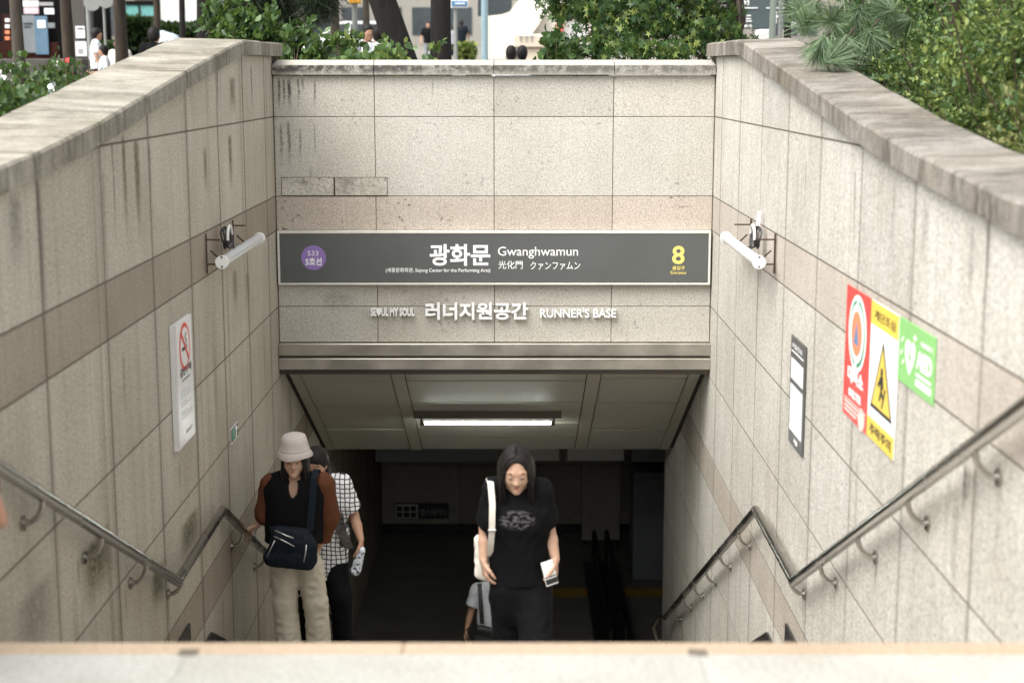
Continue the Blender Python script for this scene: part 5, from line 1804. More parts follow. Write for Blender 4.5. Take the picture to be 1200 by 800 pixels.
# bushes behind the east coping
def rb(y, x, zt, r, lab, seed, mat, extra, n=420, size=.042):
    z0 = ground_z(y)
    lumps = [((x, y, z0 + .75), (r, .95, .85)), ((x - .25, y - .3, zt - .55), (r * .7, .6, .55)), ((x + .35, y + .35, zt - .4), (r * .75, .65, .5)), ((x - r * .45, y + .1, z0 + .85), (.5, .75, .45))]
    shrub('bush', lab, (x, y, z0), lumps, n, 38, size, mat, seed, 'bushes behind the pale wall', .10, extra=extra, twigs=110, aspect=.30)


rb(5.5, 3.25, 2.15, .98, 'olive green twiggy bush nearest the viewer behind the pale stairwell wall', 50, M['leaf_mid'], (M['leaf_olive'], .45), 560)
rb(7.0, 3.10, 2.40, .92, 'dense mixed green bush brushing the middle of the pale wall coping', 51, M['leaf_olive'], (M['leaf_mid'], .45), 560)
rb(8.5, 3.00, 2.55, .80, 'yellow green bush spilling toward the dark part of the pale wall coping', 52, M['leaf_lime'], (M['leaf_mid'], .5), 480)
rb(10.2, 3.25, 2.6, .8, 'dark leafy bush behind the hanging pine sprig', 53, M['leaf_mid'], (M['leaf_lime'], .35), 380)
rb(12.0, 3.1, 2.5, .75, 'low dark bush between the pine and the slate signboard', 56, M['leaf_dark'], (M['leaf_mid'], .4), 380, .045)
rb(8.0, 4.6, 3.1, 1.2, 'tall shaded bush standing behind the row along the pale wall', 54, M['leaf_dark'], (M['leaf_lime'], .3), 560, .05)
rb(6.0, 5.0, 3.0, 1.1, 'tall dark bush at the outer edge behind the olive bush', 55, M['leaf_dark'], (M['leaf_olive'], .3), 560, .05)

# pine with a sprig hanging over the coping
pt = thing('pine_tree', 'young pine whose blue green needle sprig hangs over the pale wall coping', 'tree', (2.9, 10.0, ground_z(10)))
mb = MB(); mb.tube([(2.9, 10.0, ground_z(10)), (2.85, 9.95, 1.9), (2.8, 9.9, 3.2), (2.85, 9.9, 4.4)], [.06, .05, .04, .02], 9); mb.build('trunk', M['bark_brown'], pt, smooth='all')
rg = np.random.RandomState(5)
tufts = [(P(962, 52, 9.2), (-.25, -.3, -1), 1.15)]
for px, py, d in ((945, 30, 9.8), (975, 25, 9.6), (990, 50, 9.3), (1005, 15, 9.7), (955, 8, 10.0), (1020, 40, 9.5), (975, 68, 9.1), (1040, 10, 9.6), (985, -15, 9.8), (1060, 25, 9.8), (1030, -20, 9.7), (940, 12, 10.3)):
    tufts.append((P(px, py, d), tuple(rg.normal(size=3) * .6 + np.array([-.3, -.3, .1])), rg.uniform(.7, 1.0)))
mbb = MB()
NC, ND, NS = [], [], []
for p, d, s in tufts:
    p = np.array(p); d = unit(d)
    root = np.array([2.83, 9.92, p[2] + .5])
    mbb.tube([tuple(root * .08 + p * .92 + np.array([0, 0, .05])), tuple(root * .04 + p * .96 + np.array([0, 0, .03])), tuple(p)], [.008, .006, .004], 6)
    k_ = int(300 * s)
    q = rg.normal(size=(k_, 3)); q = q / np.linalg.norm(q, axis=1, keepdims=True) * .95 + d
    q[:, 2] -= .2
    NC.append(p + d * rg.uniform(-.07, .03, (k_, 1))); ND.append(q); NS.append(np.full(k_, .16 * s))
tag(mbb.build('twig', M['bark_brown'], pt, smooth='all'), kind='stuff')
leaves('needles', np.concatenate(NC), np.concatenate(ND),   .175, M['needle'], pt, .013, False, 5, .1, kind='stuff', fold=.02)

# shrubs beyond the end wall and the west coping
def sh(px, pt_y, d, wpx, lab, seed, mat, extra, n, size, per=16, rad=.08, yr=.4, group='shrubs behind the end wall', deep=.45):
    x = P(px, 60, d).x; zt = P(px, pt_y, d).z; z0 = ground_z(d); hw = wpx / F_PX * d / 2
    zm = (z0 + zt) / 2 + .1
    lumps = [((x, d, zm), (hw, yr, (zt - z0) / 2)), ((x - hw * .4, d + .1, zm + .1), (hw * .5, yr * .8, (zt - z0) / 2.4)), ((x + hw * .45, d - .05, zm - .05), (hw * .5, yr * .8, (zt - z0) / 2.6))]
    return shrub('shrub', lab, (x, d, z0), lumps, n, per, size, mat, seed, group, rad, extra=extra, shell=deep)


sh(300, 2, 14.0, 90, 'tall leafy shrub at the mossy wall end, left of the pole with the orange box', 60, M['leaf_dark'], (M['leaf_mid'], .4), 130, .085)
sh(352, 28, 13.9, 80, 'rounded shrub with broad leaves over the left end of the end wall', 61, M['leaf_dark'], (M['leaf_mid'], .5), 110, .08)
sh(412, 42, 13.8, 80, 'low broad-leaved shrub in front of the parked white car', 62, M['leaf_mid'], (M['leaf_lime'], .3), 95, .08)
sh(462, 52, 13.75, 60, 'low shrub at the foot of the leaning dark trunk', 63, M['leaf_mid'], (M['leaf_lime'], .35), 60, .075)
sh(512, 55, 13.75, 34, 'single bright sprig at the foot of the forked dark trunks', 64, M['leaf_lime'], (M['leaf_mid'], .4), 22, .075)
sh(566, 61, 13.75, 34, 'small low sprig beside the pale blue post', 65, M['leaf_mid'], (M['leaf_dark'], .4), 18, .06)
sh(655, 45, 14.6, 60, 'dark shrub with narrow leaves in front of the red framed booth', 66, M['leaf_dark'], (M['leaf_maple'], .3), 80, .085)
sh(668, 28, 14.9, 46, 'sparse upright twigs with dark leaves before the red framed booth', 67, M['leaf_dark'], (M['leaf_maple'], .3), 26, .09, 10, .12, deep=.1)


def lsh(x, y, zt, r, lab, seed, mat, extra, n, size, flowers=0, fm='petal'):
    z0 = ground_z(y)
    lumps = [((x, y, (z0 + zt) / 2), (r, .7, (zt - z0) / 2)), ((x - .2, y + .3, (z0 + zt) / 2 + .1), (r * .6, .5, (zt - z0) / 2.3))]
    t = shrub('shrub', lab, (x, y, z0), lumps, n, 14, size, mat, seed, 'shrubs behind the mossy wall', .09, extra=extra, shell=.4)
    if flowers:
        rg = np.random.RandomState(seed + 9)
        tips, dr = in_lumps(rg, lumps, flowers, .9)
        C, D = sprays(tips, dr, 5, .02, seed)
        leaves('blossom', C, D, .045, M[fm], t, .5, False, seed)


lsh(-2.86, 7.5, 1.66, .42, 'dark leafy shrub with pale flecks nearest the viewer behind the mossy wall', 70, M['leaf_dark'], (M['leaf_mid'], .2), 420, .05, 22)
lsh(-3.05, 8.9, 1.74, .50, 'dark shrub with white blossoms beside the mossy wall coping', 71, M['leaf_dark'], (M['leaf_mid'], .2), 460, .05, 24)
lsh(-2.74, 9.5, 1.72, .27, 'narrow dark shrub pressed against the middle of the mossy wall coping', 76, M['leaf_dark'], (M['leaf_mid'], .2), 220, .05, 6)
lsh(-2.68, 8.3, 1.62, .24, 'narrow dark shrub pressed against the lower mossy wall coping', 77, M['leaf_dark'], (M['leaf_mid'], .2), 220, .05, 6)
lsh(-3.6, 8.2, 1.72, .6, 'dark leafy shrub in the second row behind the pale-flecked one', 74, M['leaf_dark'], (M['leaf_mid'], .2), 380, .055)
lsh(-3.7, 9.7, 1.78, .6, 'dark leafy shrub in the second row behind the white blossoms', 75, M['leaf_dark'], (M['leaf_mid'], .2), 380, .055)
lsh(-2.95, 10.3, 1.75, .36, 'small shrub carrying a red blossom beside the mossy wall coping', 72, M['leaf_dark'], (M['leaf_mid'], .3), 80, .05, 2, 'petal_red')
sh(258, 6, 14.5, 62, 'upright long-leaved shrub at the far corner of the mossy wall', 73, M['leaf_dark'], (M['leaf_mid'], .45), 70, .095)

# ------------------------------------------------------------------ trees
def tree(label, px, d, r, mat, top_px=None, crown=None, leaf='leaf_dark', seed=0, lean=0.0, bend=0.0, fork=None, cz=5.6, cr=2.0, n=260, base_d=None):
    b = P(px, 60, d); z0 = ground_z(d) - .05
    t = thing('street_tree', label, 'tree', (b.x, d, z0), 'trees along the pavement')
    rg = np.random.RandomState(seed)
    def trunk(x0, x1, r0, nm='trunk'):
        mb = MB()
        pts, rs = [], []
        for i in range(9):
            f = i / 8; z = z0 + f * (cz - z0)
            pts.append((x0 + (x1 - x0) * f + bend * math.sin(f * 5 + seed), d + .06 * math.sin(f * 4 + seed), z)); rs.append(r0 * (1.25 if i == 0 else 1 - .45 * f) * rg.uniform(.95, 1.05))
        mb.tube(pts, rs, 14)
        mb.build(nm, mat, t, smooth='all')
        return Vector(pts[-1])
    tops = [trunk(b.x, b.x + lean, r)]
    if fork: tops.append(trunk(b.x + fork[0], b.x + fork[1], fork[2]))
    mb = MB(); tips_all, dr_all = [], []
    for tp in tops:
        lumps = []
        for q in range(6):
            a = 2 * math.pi * q / 6 + rg.uniform(-.4, .4)
            e = tp + Vector((math.cos(a) * cr * .7, math.sin(a) * cr * .7, rg.uniform(.3, 1.6)))
            mb.tube([tp - Vector((0, 0, .6)), tp.lerp(e, .5) + Vector((0, 0, .15)), e], [r * .45, r * .28, r * .1], 7)
            lumps.append((tuple(e), (cr * .5, cr * .5, cr * .38)))
        a_, b_ = in_lumps(rg, lumps, n // len(tops), .3)
        tips_all.append(a_); dr_all.append(b_)
    mb.build('limb', mat, t, smooth='all')
    C, D = sprays(np.concatenate(tips_all), np.concatenate(dr_all), 14, .16, seed)
    leaves('crown', C, D, .15, M[leaf], t, .42, False, seed, kind='stuff')
    return t


tree('grey brown trunk at the far left in front of the postered shopfront', 20, 24, .105, M['bark_grey'], seed=1)
tree('brown trunk between the postered shopfront and the grey pillar', 80, 28, .12, M['bark_brown'], seed=2)
tree('slim trunk right of the octagonal sign backs', 143, 30, .14, M['bark_brown'], seed=3)
tree('thin trunk left of the white hoarding', 186, 36, .085, M['bark_brown'], seed=4)
tree('thin trunk in front of the white hoarding with a pale band', 215, 33, .075, M['bark_dark'], seed=5)
tree('stout dark trunk at the right end of the white hoarding', 239, 25, .125, M['bark_dark'], seed=6)
tree('thick shadowed trunk rising behind the corner shrub', 322, 19, .12, M['bark_dark'], seed=7, lean=-.2)
tree('grey trunk left of the orange box pole', 393, 26, .085, M['bark_grey'], seed=8)
tree('pale grey trunk just right of the orange box pole', 430, 32, .085, M['bark_grey'], seed=9)
tree('far thin trunk above the parked white car', 449, 46, .09, M['bark_grey'], seed=10)
tree('great dark forked tree with one leaning and one upright trunk', 502, 17.6, .175, M['bark_dark'], seed=11, lean=-1.75, fork=(.14, .16, .135), cz=6.0, cr=2.4, n=360)
tree('dark trunk behind the maple beside the red framed booth', 703, 20, .125, M['bark_dark'], seed=12)
tree('dark slim trunk behind the two grey poles', 923, 23, .06, M['bark_dark'], seed=13)

# small pine hanging into the top left
p2 = thing('pine_tree', 'shadowed pine with drooping dark needles above the corner shrub', 'tree', (P(335, 60, 16.5).x, 16.5, ground_z(16.5)))
x0 = p2.location.x
mb = MB(); mb.tube([(x0, 16.5, ground_z(16.5)), (x0 + .05, 16.5, 2.6), (x0, 16.5, 4.5)], [.07, .06, .03], 8); mb.build('trunk', M['bark_dark'], p2, smooth='all')
rg = np.random.RandomState(8); NC, ND = [], []
mbb = MB()
for q in range(46):
    p = np.array(P(rg.uniform(268, 392), rg.uniform(-40, 14), 16.4 + rg.uniform(-.5, .5)))
    mbb.tube([(x0, 16.5, p[2] + .5), tuple(p)], [.014, .005], 5)
    q_ = rg.normal(size=(150, 3)); q_[:, 2] -= .8
    NC.append(np.repeat(p[None], 150, 0) + rg.normal(size=(150, 3)) * .05); ND.append(q_)
tag(mbb.build('twig', M['bark_dark'], p2), kind='stuff')
leaves('needles', np.concatenate(NC), np.concatenate(ND), .22, M['needle_dark'], p2, .02, False, 8, .1, kind='stuff', fold=.02)

# maple over the right half of the end wall
mx_ = P(856, 60, 16.6).x
mt = thing('maple_tree', 'low spreading maple with dense star-shaped leaves above the end wall', 'tree', (mx_, 16.6, ground_z(16.6)))
mb = MB(); mb.tube([(mx_, 16.6, ground_z(16.6)), (mx_ - .08, 16.6, 1.7), (mx_ + .05, 16.55, 2.2), (mx_ - .02, 16.5, 2.8), (mx_ + .15, 16.5, 4.0)], [.11, .10, .10, .08, .06], 10)
mb.build('trunk', M['bark_brown'], mt, smooth='all')
rg = np.random.RandomState(14)
lumps = []
for px, py, d, r in ((655, 8, 15.2, .30), (690, 8, 15.0, .42), (735, 20, 14.9, .52), (700, 48, 14.8, .40), (745, 55, 14.6, .42), (790, 30, 15.0, .55), (790, 60, 14.6, .36), (830, 50, 15.2, .42), (835, 15, 15.6, .45), (765, -10, 15.0, .6), (715, -25, 15.0, .6), (820, -25, 15.2, .6), (665, 58, 15.0, .3), (650, -18, 15.0, .4), (868, 46, 15.4, .25)):
    lumps.append((tuple(P(px, py, d)), (r, r * .8, r * .62)))
tips, dr = in_lumps(rg, lumps, 520, .25)
C, D = sprays(tips, dr, 13, .11, 14, up=-.1)
pk = rg.rand(len(C)) < .22
leaves('crown', C[~pk], D[~pk], .088, M['leaf_maple'], mt, star=True, seed=14, flat=.75, kind='stuff')
leaves('young_foliage', C[pk], D[pk], .082, M['leaf_lime'], mt, star=True, seed=15, flat=.75, kind='stuff')
mb = MB()
for c, r in lumps: mb.tube([(mx_, 16.5, 2.4), tuple(Vector((mx_, 16.5, 2.6)).lerp(Vector(c), .6) + Vector((0, 0, .15))), c], [.04, .022, .008], 6)
mb.build('limb', M['bark_brown'], mt)

# ------------------------------------------------------------------ street furniture and buildings behind
M['shopdark'] = plain('shop_dark', (.008, .007, .007), .8, var=.4, scale=2, spec=.1)
M['shopred'] = plain('shop_dark_red', (.03, .010, .007), .8, var=.3, scale=3, spec=.1)
M['pillar'] = plain('pillar_grey', (.06, .056, .048), .8, var=.12, scale=2)
M['stonepale'] = plain('building_pale_stone', (.30, .285, .25), .8, var=.1, scale=1)
M['stonewarm'] = plain('building_warm_stone', (.24, .22, .19), .8, var=.12, scale=1)
M['glassdark'] = plain('window_glass', (.05, .06, .065), .12, var=.3, scale=1)
M['teal'] = plain('teal_panel', (.16, .40, .38), .3, var=.15)
M['hoard'] = plain('hoarding_white', (.60, .60, .58), .6, var=.03)
M['sculpt'] = plain('sculpture_white', (.66, .62, .55), .6, var=.04)
M['sculptbase'] = plain('sculpture_base', (.58, .50, .40), .7, var=.08)
M['slate'] = plain('signboard_slate', (.055, .075, .078), .5, var=.1)
M['bluepole'] = plain('pole_pale_blue', (.30, .42, .47), .5, var=.06)
M['polegrey'] = plain('pole_grey', (.22, .23, .215), .5, var=.12)
M['polegreen'] = plain('pole_grey_green', (.22, .26, .22), .6, var=.15)
M['orangebox'] = plain('box_orange', (.75, .36, .03), .5, var=.06)
M['signblue'] = plain('street_sign_blue', (.05, .18, .36), .45)
M['boothred'] = plain('booth_red', (.70, .10, .07), .5)
M['carwhite'] = plain('car_white', (.75, .76, .76), .2, var=.02)
M['tyre'] = plain('tyre', (.02, .02, .02), .8)
M['posterblue'] = plain('poster_blue', (.08, .15, .22), .6, var=.2)
M['postergrey'] = plain('poster_grey', (.16, .18, .19), .6, var=.15)
M['posterpink'] = plain('poster_pink', (.62, .45, .48), .5, var=.1)
M['scooter'] = plain('scooter_pale_blue', (.60, .70, .80), .3, var=.05)


def pbox(a, b, d, depth, mat, parent, name, bev=.01):
    """upright box whose near face spans photo pixels a..b at distance d"""
    A, B = P(a[0], max(a[1], b[1]), d), P(b[0], min(a[1], b[1]), d)
    mb = MB(); mb.box((A.x, d, A.z), (B.x, d + depth, B.z), bev)
    return mb.build(name, mat, parent)


def gbox(px0, px1, ztop, d, depth, mat, parent, name, zb=None, bev=.02):
    a, b = P(px0, 60, d).x, P(px1, 60, d).x
    mb = MB(); mb.box((a, d, (ground_z(d) - .06) if zb is None else zb), (b, d + depth, ztop), bev)
    return mb.build(name, mat, parent)


def at(px, d): return (P(px, 60, d).x, d, ground_z(d) - .05)


# far buildings with window grids
def building(label, x0, x1, d, h, mat, depth=14, fw=2.6, fh=3.3, wm=None):
    z0 = ground_z(d) - .1
    t = thing('building', label, 'building', ((x0 + x1) / 2, d, z0), 'office buildings across the street')
    mb = MB(); mb.box((x0, d, z0), (x1, d + depth, z0 + h)); mb.build('wall', mat, t)
    nx, nz = int((x1 - x0) / fw), int(h / fh)
    proto = None
    for i in range(nx):
        for j in range(nz):
            cx_, cz_ = x0 + (i + .5) * (x1 - x0) / nx, z0 + .8 + j * fh
            if proto is None:
                mb = MB(); mb.box((cx_ - fw * .36, d - .08, cz_), (cx_ + fw * .36, d + .02, cz_ + fh * .62)); proto = mb.build('window', wm or M['glassdark'], t)
                p0 = (cx_, cz_)
            else:
                o = proto.copy(); link(o); o.parent = t; o.location = (cx_ - p0[0], 0, cz_ - p0[1])
    return t


building('pale stone office block far behind the forked dark trunks', -24, 8, 118, 30, M['stonepale'])
building('warm stone office block far behind the maple and the white sculpture', 9, 44, 112, 26, M['stonewarm'])
building('grey office block far behind the white hoarding', -58, -25.5, 105, 34, M['stonewarm'])
# shopfront
d = 44
sf_ = thing('shopfront', 'dark glazed shopfront covered with posters at the far left', 'shop', at(20, d))
gbox(-130, 68, 9, d, 6, M['shopdark'], sf_, 'wall')
gbox(-130, 68, P(0, 50, d).z, d - .25, .24, M['shopred'], sf_, 'base_panel')
for a, b, m in (((27, 1), (45, 8), 'paper'), ((28, 9), (45, 16.5), 'posterpink'), ((52, 10), (63, 17), 'paper'), ((27, 18), (40, 62), 'postergrey'), ((42, 19), (55, 64), 'posterblue'), ((56, 27), (64, 33), 'postergrey'), ((46, 3), (62, 7), 'inkgrey')):
    pbox(a, b, d - .32, .04, M[m], sf_, 'poster', .004)
pbox((28, 27), (38, 29), d - .335, .012, M['ink'], sf_, 'print_line', 0)
pbox((28, 31), (36, 32.5), d - .335, .012, M['ink'], sf_, 'print_line', 0)
pbox((44, 24), (53, 33), d - .335, .012, M['white'], sf_, 'print_block', 0)
sd = pbox((4, 17), (13, 60), d - .5, .2, M['shopred'], sf_, 'side_sign', .01)
for y0 in (22, 29, 36, 43): pbox((6, y0), (11, y0 + 4), d - .53, .025, M['white'] if y0 < 30 else M['orange'], sf_, 'print_block', 0)
gp = thing('pillar', 'plain grey pillar with two pasted notices right of the postered shopfront', 'pillar', at(94, 41))
gbox(86, 102, 9, 41, .8, M['pillar'], gp, 'shaft')
pbox((89, 31), (99, 45), 40.96, .03, M['paper'], gp, 'notice', .003); pbox((89, 49), (101, 66), 40.96, .03, M['paper'], gp, 'notice', .003)
pbox((90.5, 33), (97.5, 34.5), 40.945, .012, M['ink'], gp, 'print_line', 0); pbox((91, 57), (97, 63), 40.945, .012, M['inkgrey'], gp, 'print_block', 0)
kw_ = thing('planter', 'long low grey planter kerb below the postered shopfront', 'planter', at(40, 36))
gbox(-60, 96, P(0, 69, 36).z, 36, .6, M['pillar'], kw_, 'kerb')


def pole(label, px, d, r, mat, h=5.5, name='street_pole', cat='pole', group='poles along the pavement'):
    x, y, z = at(px, d)
    t = thing(name, label, cat, (x, y, z), group)
    mb = MB(); mb.tube([(x, y, z), (x, y, z + h)], r, 14); mb.build('shaft', mat, t, smooth=True)
    mb = MB(); mb.tube([(x, y, z), (x, y, z + .25)], r * 1.5, 14); mb.build('base', mat, t, smooth=True)
    return t


sp = pole('grey sign pole with a round sign back beside the grey pillar', 105.5, 37, .055, M['polegrey'])
c = P(108, 3, 36.9); mb = MB(); mb.disc((c.x, 36.9, c.z), (0, -1, 0), .20, .03, 24); mb.build('sign_back', M['polegrey'], sp)
sp = pole('thin sign pole with a pale octagonal sign back', 124, 36, .03, M['polegrey'])
c = P(124, 1, 35.9); mb = MB(); mb.disc((c.x, 35.9, c.z), (0, -1, 0), .18, .03, 8); mb.build('sign_back', M['polegrey'], sp)
pole('pale blue post left of the white sculpture', 568, 30, .068, M['bluepole'])
op = pole('slim pole with an orange box at the top of the picture', 416.5, 28, .05, M['polegrey'])
pbox((408.5, 4), (422, -14), 27.9, .22, M['orangebox'], op, 'box')
pole('left of the two grey green poles before the slate signboard', 904.5, 21, .045, M['polegreen'])
pole('right, paler one of the two grey green poles before the slate signboard', 913.5, 22, .032, M['polegrey'])
bs = pole('pole with a blue and white street sign right of the forked trunks', 534, 46, .06, M['polegrey'])
pbox((528, 9.5), (548.5, 0), 45.85, .08, M['white'], bs, 'sign_plate'); pbox((529, 7.5), (547.5, 1.5), 45.82, .03, M['signblue'], bs, 'sign_field', 0); pbox((533, 5.2), (545, 3.6), 45.80, .02, M['white'], bs, 'print_line', 0)

hb = thing('hoarding', 'bright white hoarding between the thin trunks at upper left', 'hoarding', at(210, 62))
for i, (a, b) in enumerate(((189, 200), (200.2, 211), (211.2, 222), (222.2, 231.5))): pbox((a, 26), (b, -40), 62 + .01 * (i % 2), .1, M['hoard'], hb, 'panel')
pbox((188, 27.5), (232, 26.2), 61.9, .14, M['shopdark'], hb, 'bottom_rail'); 
for px in (190, 230): gbox(px, px + .8, P(0, 26, 62).z, 62.12, .1, M['shopdark'], hb, 'post')
tg = thing('glass_panel', 'teal glass panel framed in dark metal left of the white hoarding', 'panel', at(166, 56))
pbox((148, 19), (164, 6), 56, .08, M['teal'], tg, 'pane'); pbox((165.5, 19), (183, 6), 56, .08, M['teal'], tg, 'pane')
pbox((147, 6), (184, 1), 55.95, .18, M['shopdark'], tg, 'top_frame'); gbox(164, 165.5, P(0, 1, 56).z, 55.95, .15, M['shopdark'], tg, 'post'); gbox(147, 148, P(0, 1, 56).z, 55.95, .15, M['shopdark'], tg, 'post'); gbox(183, 184, P(0, 1, 56).z, 55.95, .15, M['shopdark'], tg, 'post')
ws = thing('signboard', 'white signboard behind the long-leaved corner shrub', 'signboard', at(264, 40))
pbox((256, 27), (272, 3), 40, .08, M['hoard'], ws, 'board'); pbox((258, 16), (266, 14), 39.98, .03, M['ink'], ws, 'print_line', 0)
for px in (258, 269): gbox(px, px + 1.2, P(0, 27, 40).z, 40.02, .05, M['polegrey'], ws, 'post')

# clipped hedges in the distance
def hedge(label, px0, px1, py, d, seed, mat='leaf_dark'):
    a, b = P(px0, 60, d).x, P(px1, 60, d).x; zt = P(0, py, d).z; z0 = ground_z(d)
    t = thing('hedge', label, 'hedge', ((a + b) / 2, d, z0), 'clipped hedges in the plaza')
    rg = np.random.RandomState(seed)
    n = int(700 + (b - a) * 260)
    C = np.stack([rg.uniform(a, b, n), d + rg.uniform(0, .6, n), z0 + (zt - z0) * np.sqrt(rg.rand(n)) * rg.uniform(.9, 1.03, n)], 1)
    leaves('foliage', C, rg.normal(size=(n, 3)) + np.array([0, -.4, .4]), .16, M[mat], t, .5, seed=seed, kind='stuff')
    mb = MB(); mb.box((a + .05, d + .12, z0), (b - .05, d + .5, zt - .12)); mb.build('twig_core', M['shopdark'], t)


hedge('dark clipped hedge below the white hoarding', 176, 232, 28, 48, 80)
hedge('dark clipped hedge below the teal glass panel', 140, 178, 20, 50, 81)
hedge('small bright hedge beside the walking couple right of the forked trunks', 535, 556, 52, 52, 82, 'leaf_lime')
hedge('dark clipped hedge left of the stout dark trunk, below the sign poles', 96, 140, 50, 45, 84)
hedge('dark clipped hedge behind the corner shrub', 240, 330, 24, 52, 83)

# white sculpture with a carved block
sc = thing('sculpture', 'large white sweeping sculpture on a beige block beyond the end wall', 'sculpture', at(640, 40))
cur = [(571, 70), (571, 19), (588, 17), (597, 14), (604, 5), (612, -8), (622, -30), (700, -30), (692, 20), (672, 42), (655, 56), (640, 70)]
mb = MB(); mb.prism([P(x, y, 40) for x, y in cur], (0, 1.4, 0)); mb.build('slab', M['sculpt'], sc)
cur = [(592, 66), (606, 52), (618, 38), (628, 24), (634, 14), (637, 10), (640, 12), (632, 28), (622, 42), (612, 55), (602, 66)]
mb = MB(); mb.prism([P(x, y, 39.6) for x, y in cur], (0, .45, 0)); mb.build('sweep', M['sculpt'], sc)
pbox((602, 56), (640, 40), 39.2, .8, M['sculptbase'], sc, 'carved_block', .03)
pbox((617, 75), (634, 56), 39.3, .7, M['sculptbase'], sc, 'plinth', .03)
for x in (609.5, 616, 622):
    pbox((x, 48), (x + 1.2, 42.5), 39.17, .04, M['inkgrey'], sc, 'carving', 0); pbox((x - 1, 43.5), (x + 2.4, 42.4), 39.165, .04, M['inkgrey'], sc, 'carving', 0)
pbox((560, 19), (600, -10), 44, .5, M['glassdark'], None, 'kiosk')
o = S.collection.objects['kiosk']; tag(o, 'dark glazed kiosk top behind the left shoulder of the white sculpture', 'kiosk')

# booth with red frame
bo = thing('booth', 'white booth with a red frame between the sculpture and the maple', 'booth', at(673, 34))
pbox((653, 60), (697, 18.5), 34, 1.2, M['hoard'], bo, 'body', .02)
pbox((652, 19), (698, 16), 33.9, 1.4, M['boothred'], bo, 'top_frame'); pbox((652, 60), (656, 19.2), 33.9, .3, M['boothred'], bo, 'post'); pbox((694, 60), (698, 19.2), 33.9, .3, M['boothred'], bo, 'post')
mb = MB(); mb.prism([P(656, 20, 33.9), P(661, 34, 33.9), P(656, 40, 33.9)], (0, .25, 0)); mb.build('brace', M['boothred'], bo)

# slate signboard with white Korean letters
gd = thing('signboard', 'slate grey signboard with white Korean letters above the end of the pale wall', 'signboard', at(900, 29))
pbox((850, 34), (948, -25), 29, .12, M['slate'], gd, 'board')
def gtext(t_, a, b):
    A, B = P(a[0], a[1], 28.98), P(b[0], b[1], 28.98)
    text(t_, (A.x, 28.995, A.z), UX, UZ, NB, B.x - A.x, B.z - A.z, M['white'], gd, bold=.03, depth=.012)
gtext('가이드', (848, 27), (881.5, 17)); gtext('신부가', (866, 33), (881.5, 28.8)); gtext('출해', (861, 7), (878, .5)); gtext('가', (902, 28), (912, 13)); gtext('신부', (926, 30), (940, 24)); gtext('길', (902, 2), (910, -6))
for a, b in ((857, 888), (898, 936)): pbox((a, 10.2), (b, 9), 28.98, .03, M['white'], gd, 'rule', 0)
for px in (862, 935): gbox(px, px + 2.5, P(0, 34, 29).z, 29.02, .08, M['polegrey'], gd, 'post')
wb = thing('utility_box', 'small white utility box below the slate signboard', 'box', at(898, 27))
gbox(889, 906.5, P(0, 34.5, 27).z, 27, .5, M['hoard'], wb, 'body'); gbox(890.5, 905, P(0, 36, 27).z, 26.985, .03, M['hoard'], wb, 'door', zb=ground_z(27) + .1, bev=.004)

# parked car, side on
d = 58
cr_ = thing('parked_car', 'white car with dark windows parked behind the leaning trunk', 'car', at(425, d))
X0, X1 = P(352, 60, d).x, P(478, 60, d).x; zt = P(0, 25, d).z; zg = ground_z(d); hh = zt - zg; L = X1 - X0
q = lambda u, v, dy=0: Vector((X0 + L * u, d + dy, zg + hh * v))
prof = [(0, .28), (.01, .55), (.10, .62), (.20, .66), (.32, .93), (.40, 1.0), (.78, 1.0), (.93, .72), (1.0, .64), (1.0, .28)]
mb = MB(); mb.prism([q(u, v) for u, v in prof], (0, 1.7, 0)); mb.build('body', M['carwhite'], cr_)
for pts in ([(.25, .67), (.345, .92), (.45, .93), (.45, .67)], [(.47, .67), (.47, .93), (.62, .93), (.64, .67)], [(.66, .67), (.64, .93), (.77, .93), (.88, .70)]):
    mb = MB(); mb.prism([q(u, v, -.012) for u, v in pts], (0, .03, 0)); mb.build('window', M['glassdark'], cr_)
for u in (.19, .80):
    c = q(u, .22, -.02); mb = MB(); mb.disc(c, (0, 1, 0), hh * .22, .22, 20); wl = mb.build('wheel', M['tyre'], cr_); mb = MB(); mb.disc(c + Vector((0, -.01, 0)), (0, 1, 0), hh * .13, .03, 16); mb.build('rim', M['polegrey'], wl)
mb = MB(); mb.box(tuple(q(.96, .55, -.01)), tuple(q(1.003, .62, .3)), .01); mb.build('tail_light', M['boothred'], cr_)
# scooter behind the west coping
so = thing('scooter', 'pale blue and white scooter parked beside the mossy wall end', 'scooter', at(196, 26))
f = Field(np.array(P(195, 52, 26)) - 1.0, np.array(P(195, 52, 26)) + 1.0, .03)
f.cap(P(190, 44, 26), P(202, 50, 26), .12, .13, .08).cap(P(202, 50, 26), P(200, 66, 26), .13, .10, .08).cap(P(186, 58, 26), P(200, 60, 26), .10, .12, .1).mesh('fairing', M['scooter'], so)
mb = MB(); mb.tube([P(188, 40, 26), P(194, 43, 26), P(201, 40, 26)], .02, 8); mb.build('handlebar', M['tyre'], so)
mb = MB(); c = P(191, 49, 25.86); mb.ball(c, (.10, .05, .07)); mb.build('headlight', M['paper'], so, smooth='all')
for px in (183, 207):
    c = P(px, 62, 26); c.z = ground_z(26) + .25; mb = MB(); mb.disc(c, (0, 1, 0), .25, .1, 20); mb.build('wheel', M['tyre'], so)

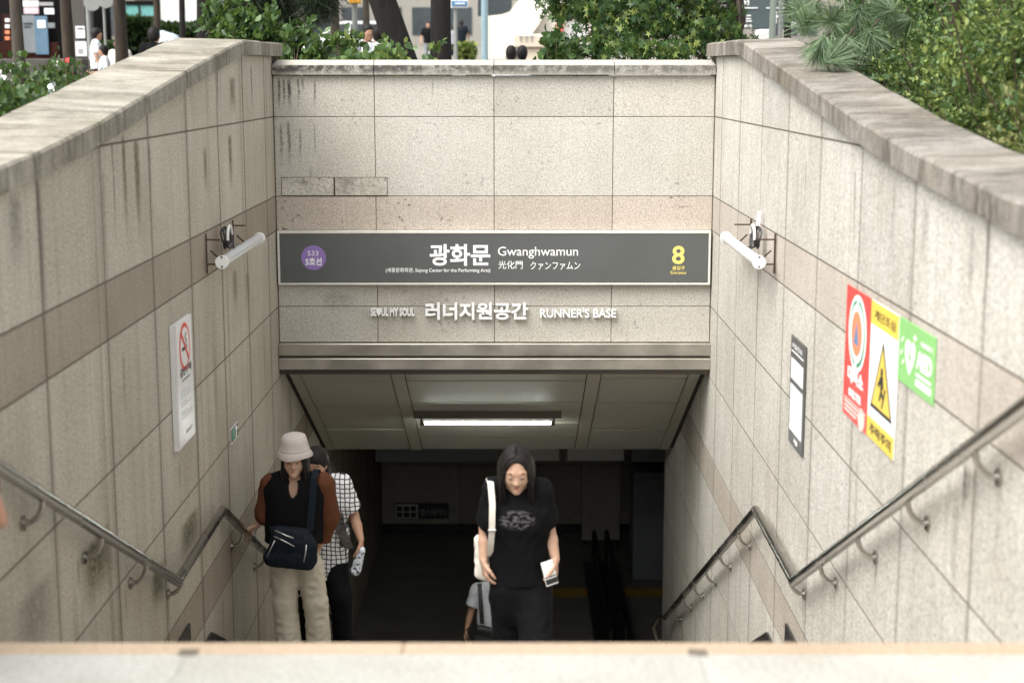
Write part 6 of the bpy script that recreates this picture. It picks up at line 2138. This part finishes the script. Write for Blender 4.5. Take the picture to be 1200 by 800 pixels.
# ------------------------------------------------------------------ people in the plaza
def passer(label, px, py_top, d, H, shirt, pants, fw=(0, -1, 0), seed=0, seated=False, skin='skin2', step=.0, res=.02):
    z0 = P(px, py_top, d).z - H * .985
    x = P(px, 60, d).x
    t = thing('person', label, 'person', (x, d, z0), 'people in the plaza')
    J = stand((x, d, z0), H, fw=fw, step=step)
    if seated:
        fwv, s = J['fw'], J['s']
        for n in 'RL':
            J['kn' + n] = J['hip' + n] + fwv * .44 * s + V3(0, 0, .02); J['an' + n] = J['kn' + n] - V3(0, 0, .42 * s)
            J['wr' + n] = J['el' + n] * .3 + J['kn' + n] * .7 + V3(0, 0, .10)
    f, A, R = body_field(J, res, False)
    f.mesh('body', M[skin], t)
    shirt_field(J, res, .03, .8, .075, .84).wrinkle(.006, seed).mesh('shirt', M[shirt], t)
    pf_ = pants_field(J, res, 1.0); pf_.mesh('trousers', M[pants], t)
    hair_field(J, A, R, res * .8, .0, .014).mesh('hair', M['hair'], t)
    return t


passer('person in a white shirt seated beyond the end wall, left of the forked trunk', 444, 31, 20.5, 1.62, 'whitecloth', 'blackcloth', (-.4, 1, 0), 1, True)
passer('person with short dark hair beside the one in the white shirt over the end wall', 431, 30, 22, 1.66, 'greycloth', 'navypant', (.5, -1, 0), 2, True)
passer('left of the two dark heads peeping over the end wall before the sculpture', 599, 55, 23, 1.55, 'whitecloth', 'navypant', (0, 1, 0), 3, True)
passer('right of the two dark heads peeping over the end wall before the sculpture', 612, 55, 23.4, 1.55, 'bluecloth', 'navypant', (0, 1, 0), 4, True)
passer('walking person in black between the two forked trunks', 502, 26, 62, 1.7, 'blackcloth', 'greycloth', (0, -1, 0), 5, step=.12)
passer('walking person in dark clothes seen from behind under the blue street sign', 541, 24, 66, 1.74, 'navy', 'navypant', (0, 1, 0), 6, step=.1)
passer('walking person in grey half hidden left of the one under the blue street sign', 532, 30, 68, 1.66, 'greycloth', 'navypant', (0, 1, 0), 7, step=.1)
passer('person in black standing by the stout dark trunk at upper left', 221, 26, 54, 1.72, 'blackcloth', 'blackcloth', (-.6, -1, 0), 8, step=.06)
passer('person in a white T-shirt standing right of the grey pillar', 113, 34, 33, 1.72, 'whitecloth', 'blackcloth', (1, .3, 0), 9)
passer('person bending in pale clothes below the one in the white T-shirt', 122, 54, 30, 1.5, 'whitecloth', 'blackcloth', (-1, -.2, 0), 10, True)
passer('person in a pale vest and black trousers near the slim trunk', 140, 45, 31, 1.68, 'canvas', 'blackcloth', (-.3, -1, 0), 11)
passer('dark haired person in black crouching beside the scooter', 181, 33, 24, 1.66, 'blackcloth', 'blackcloth', (.3, 1, 0), 12, True)
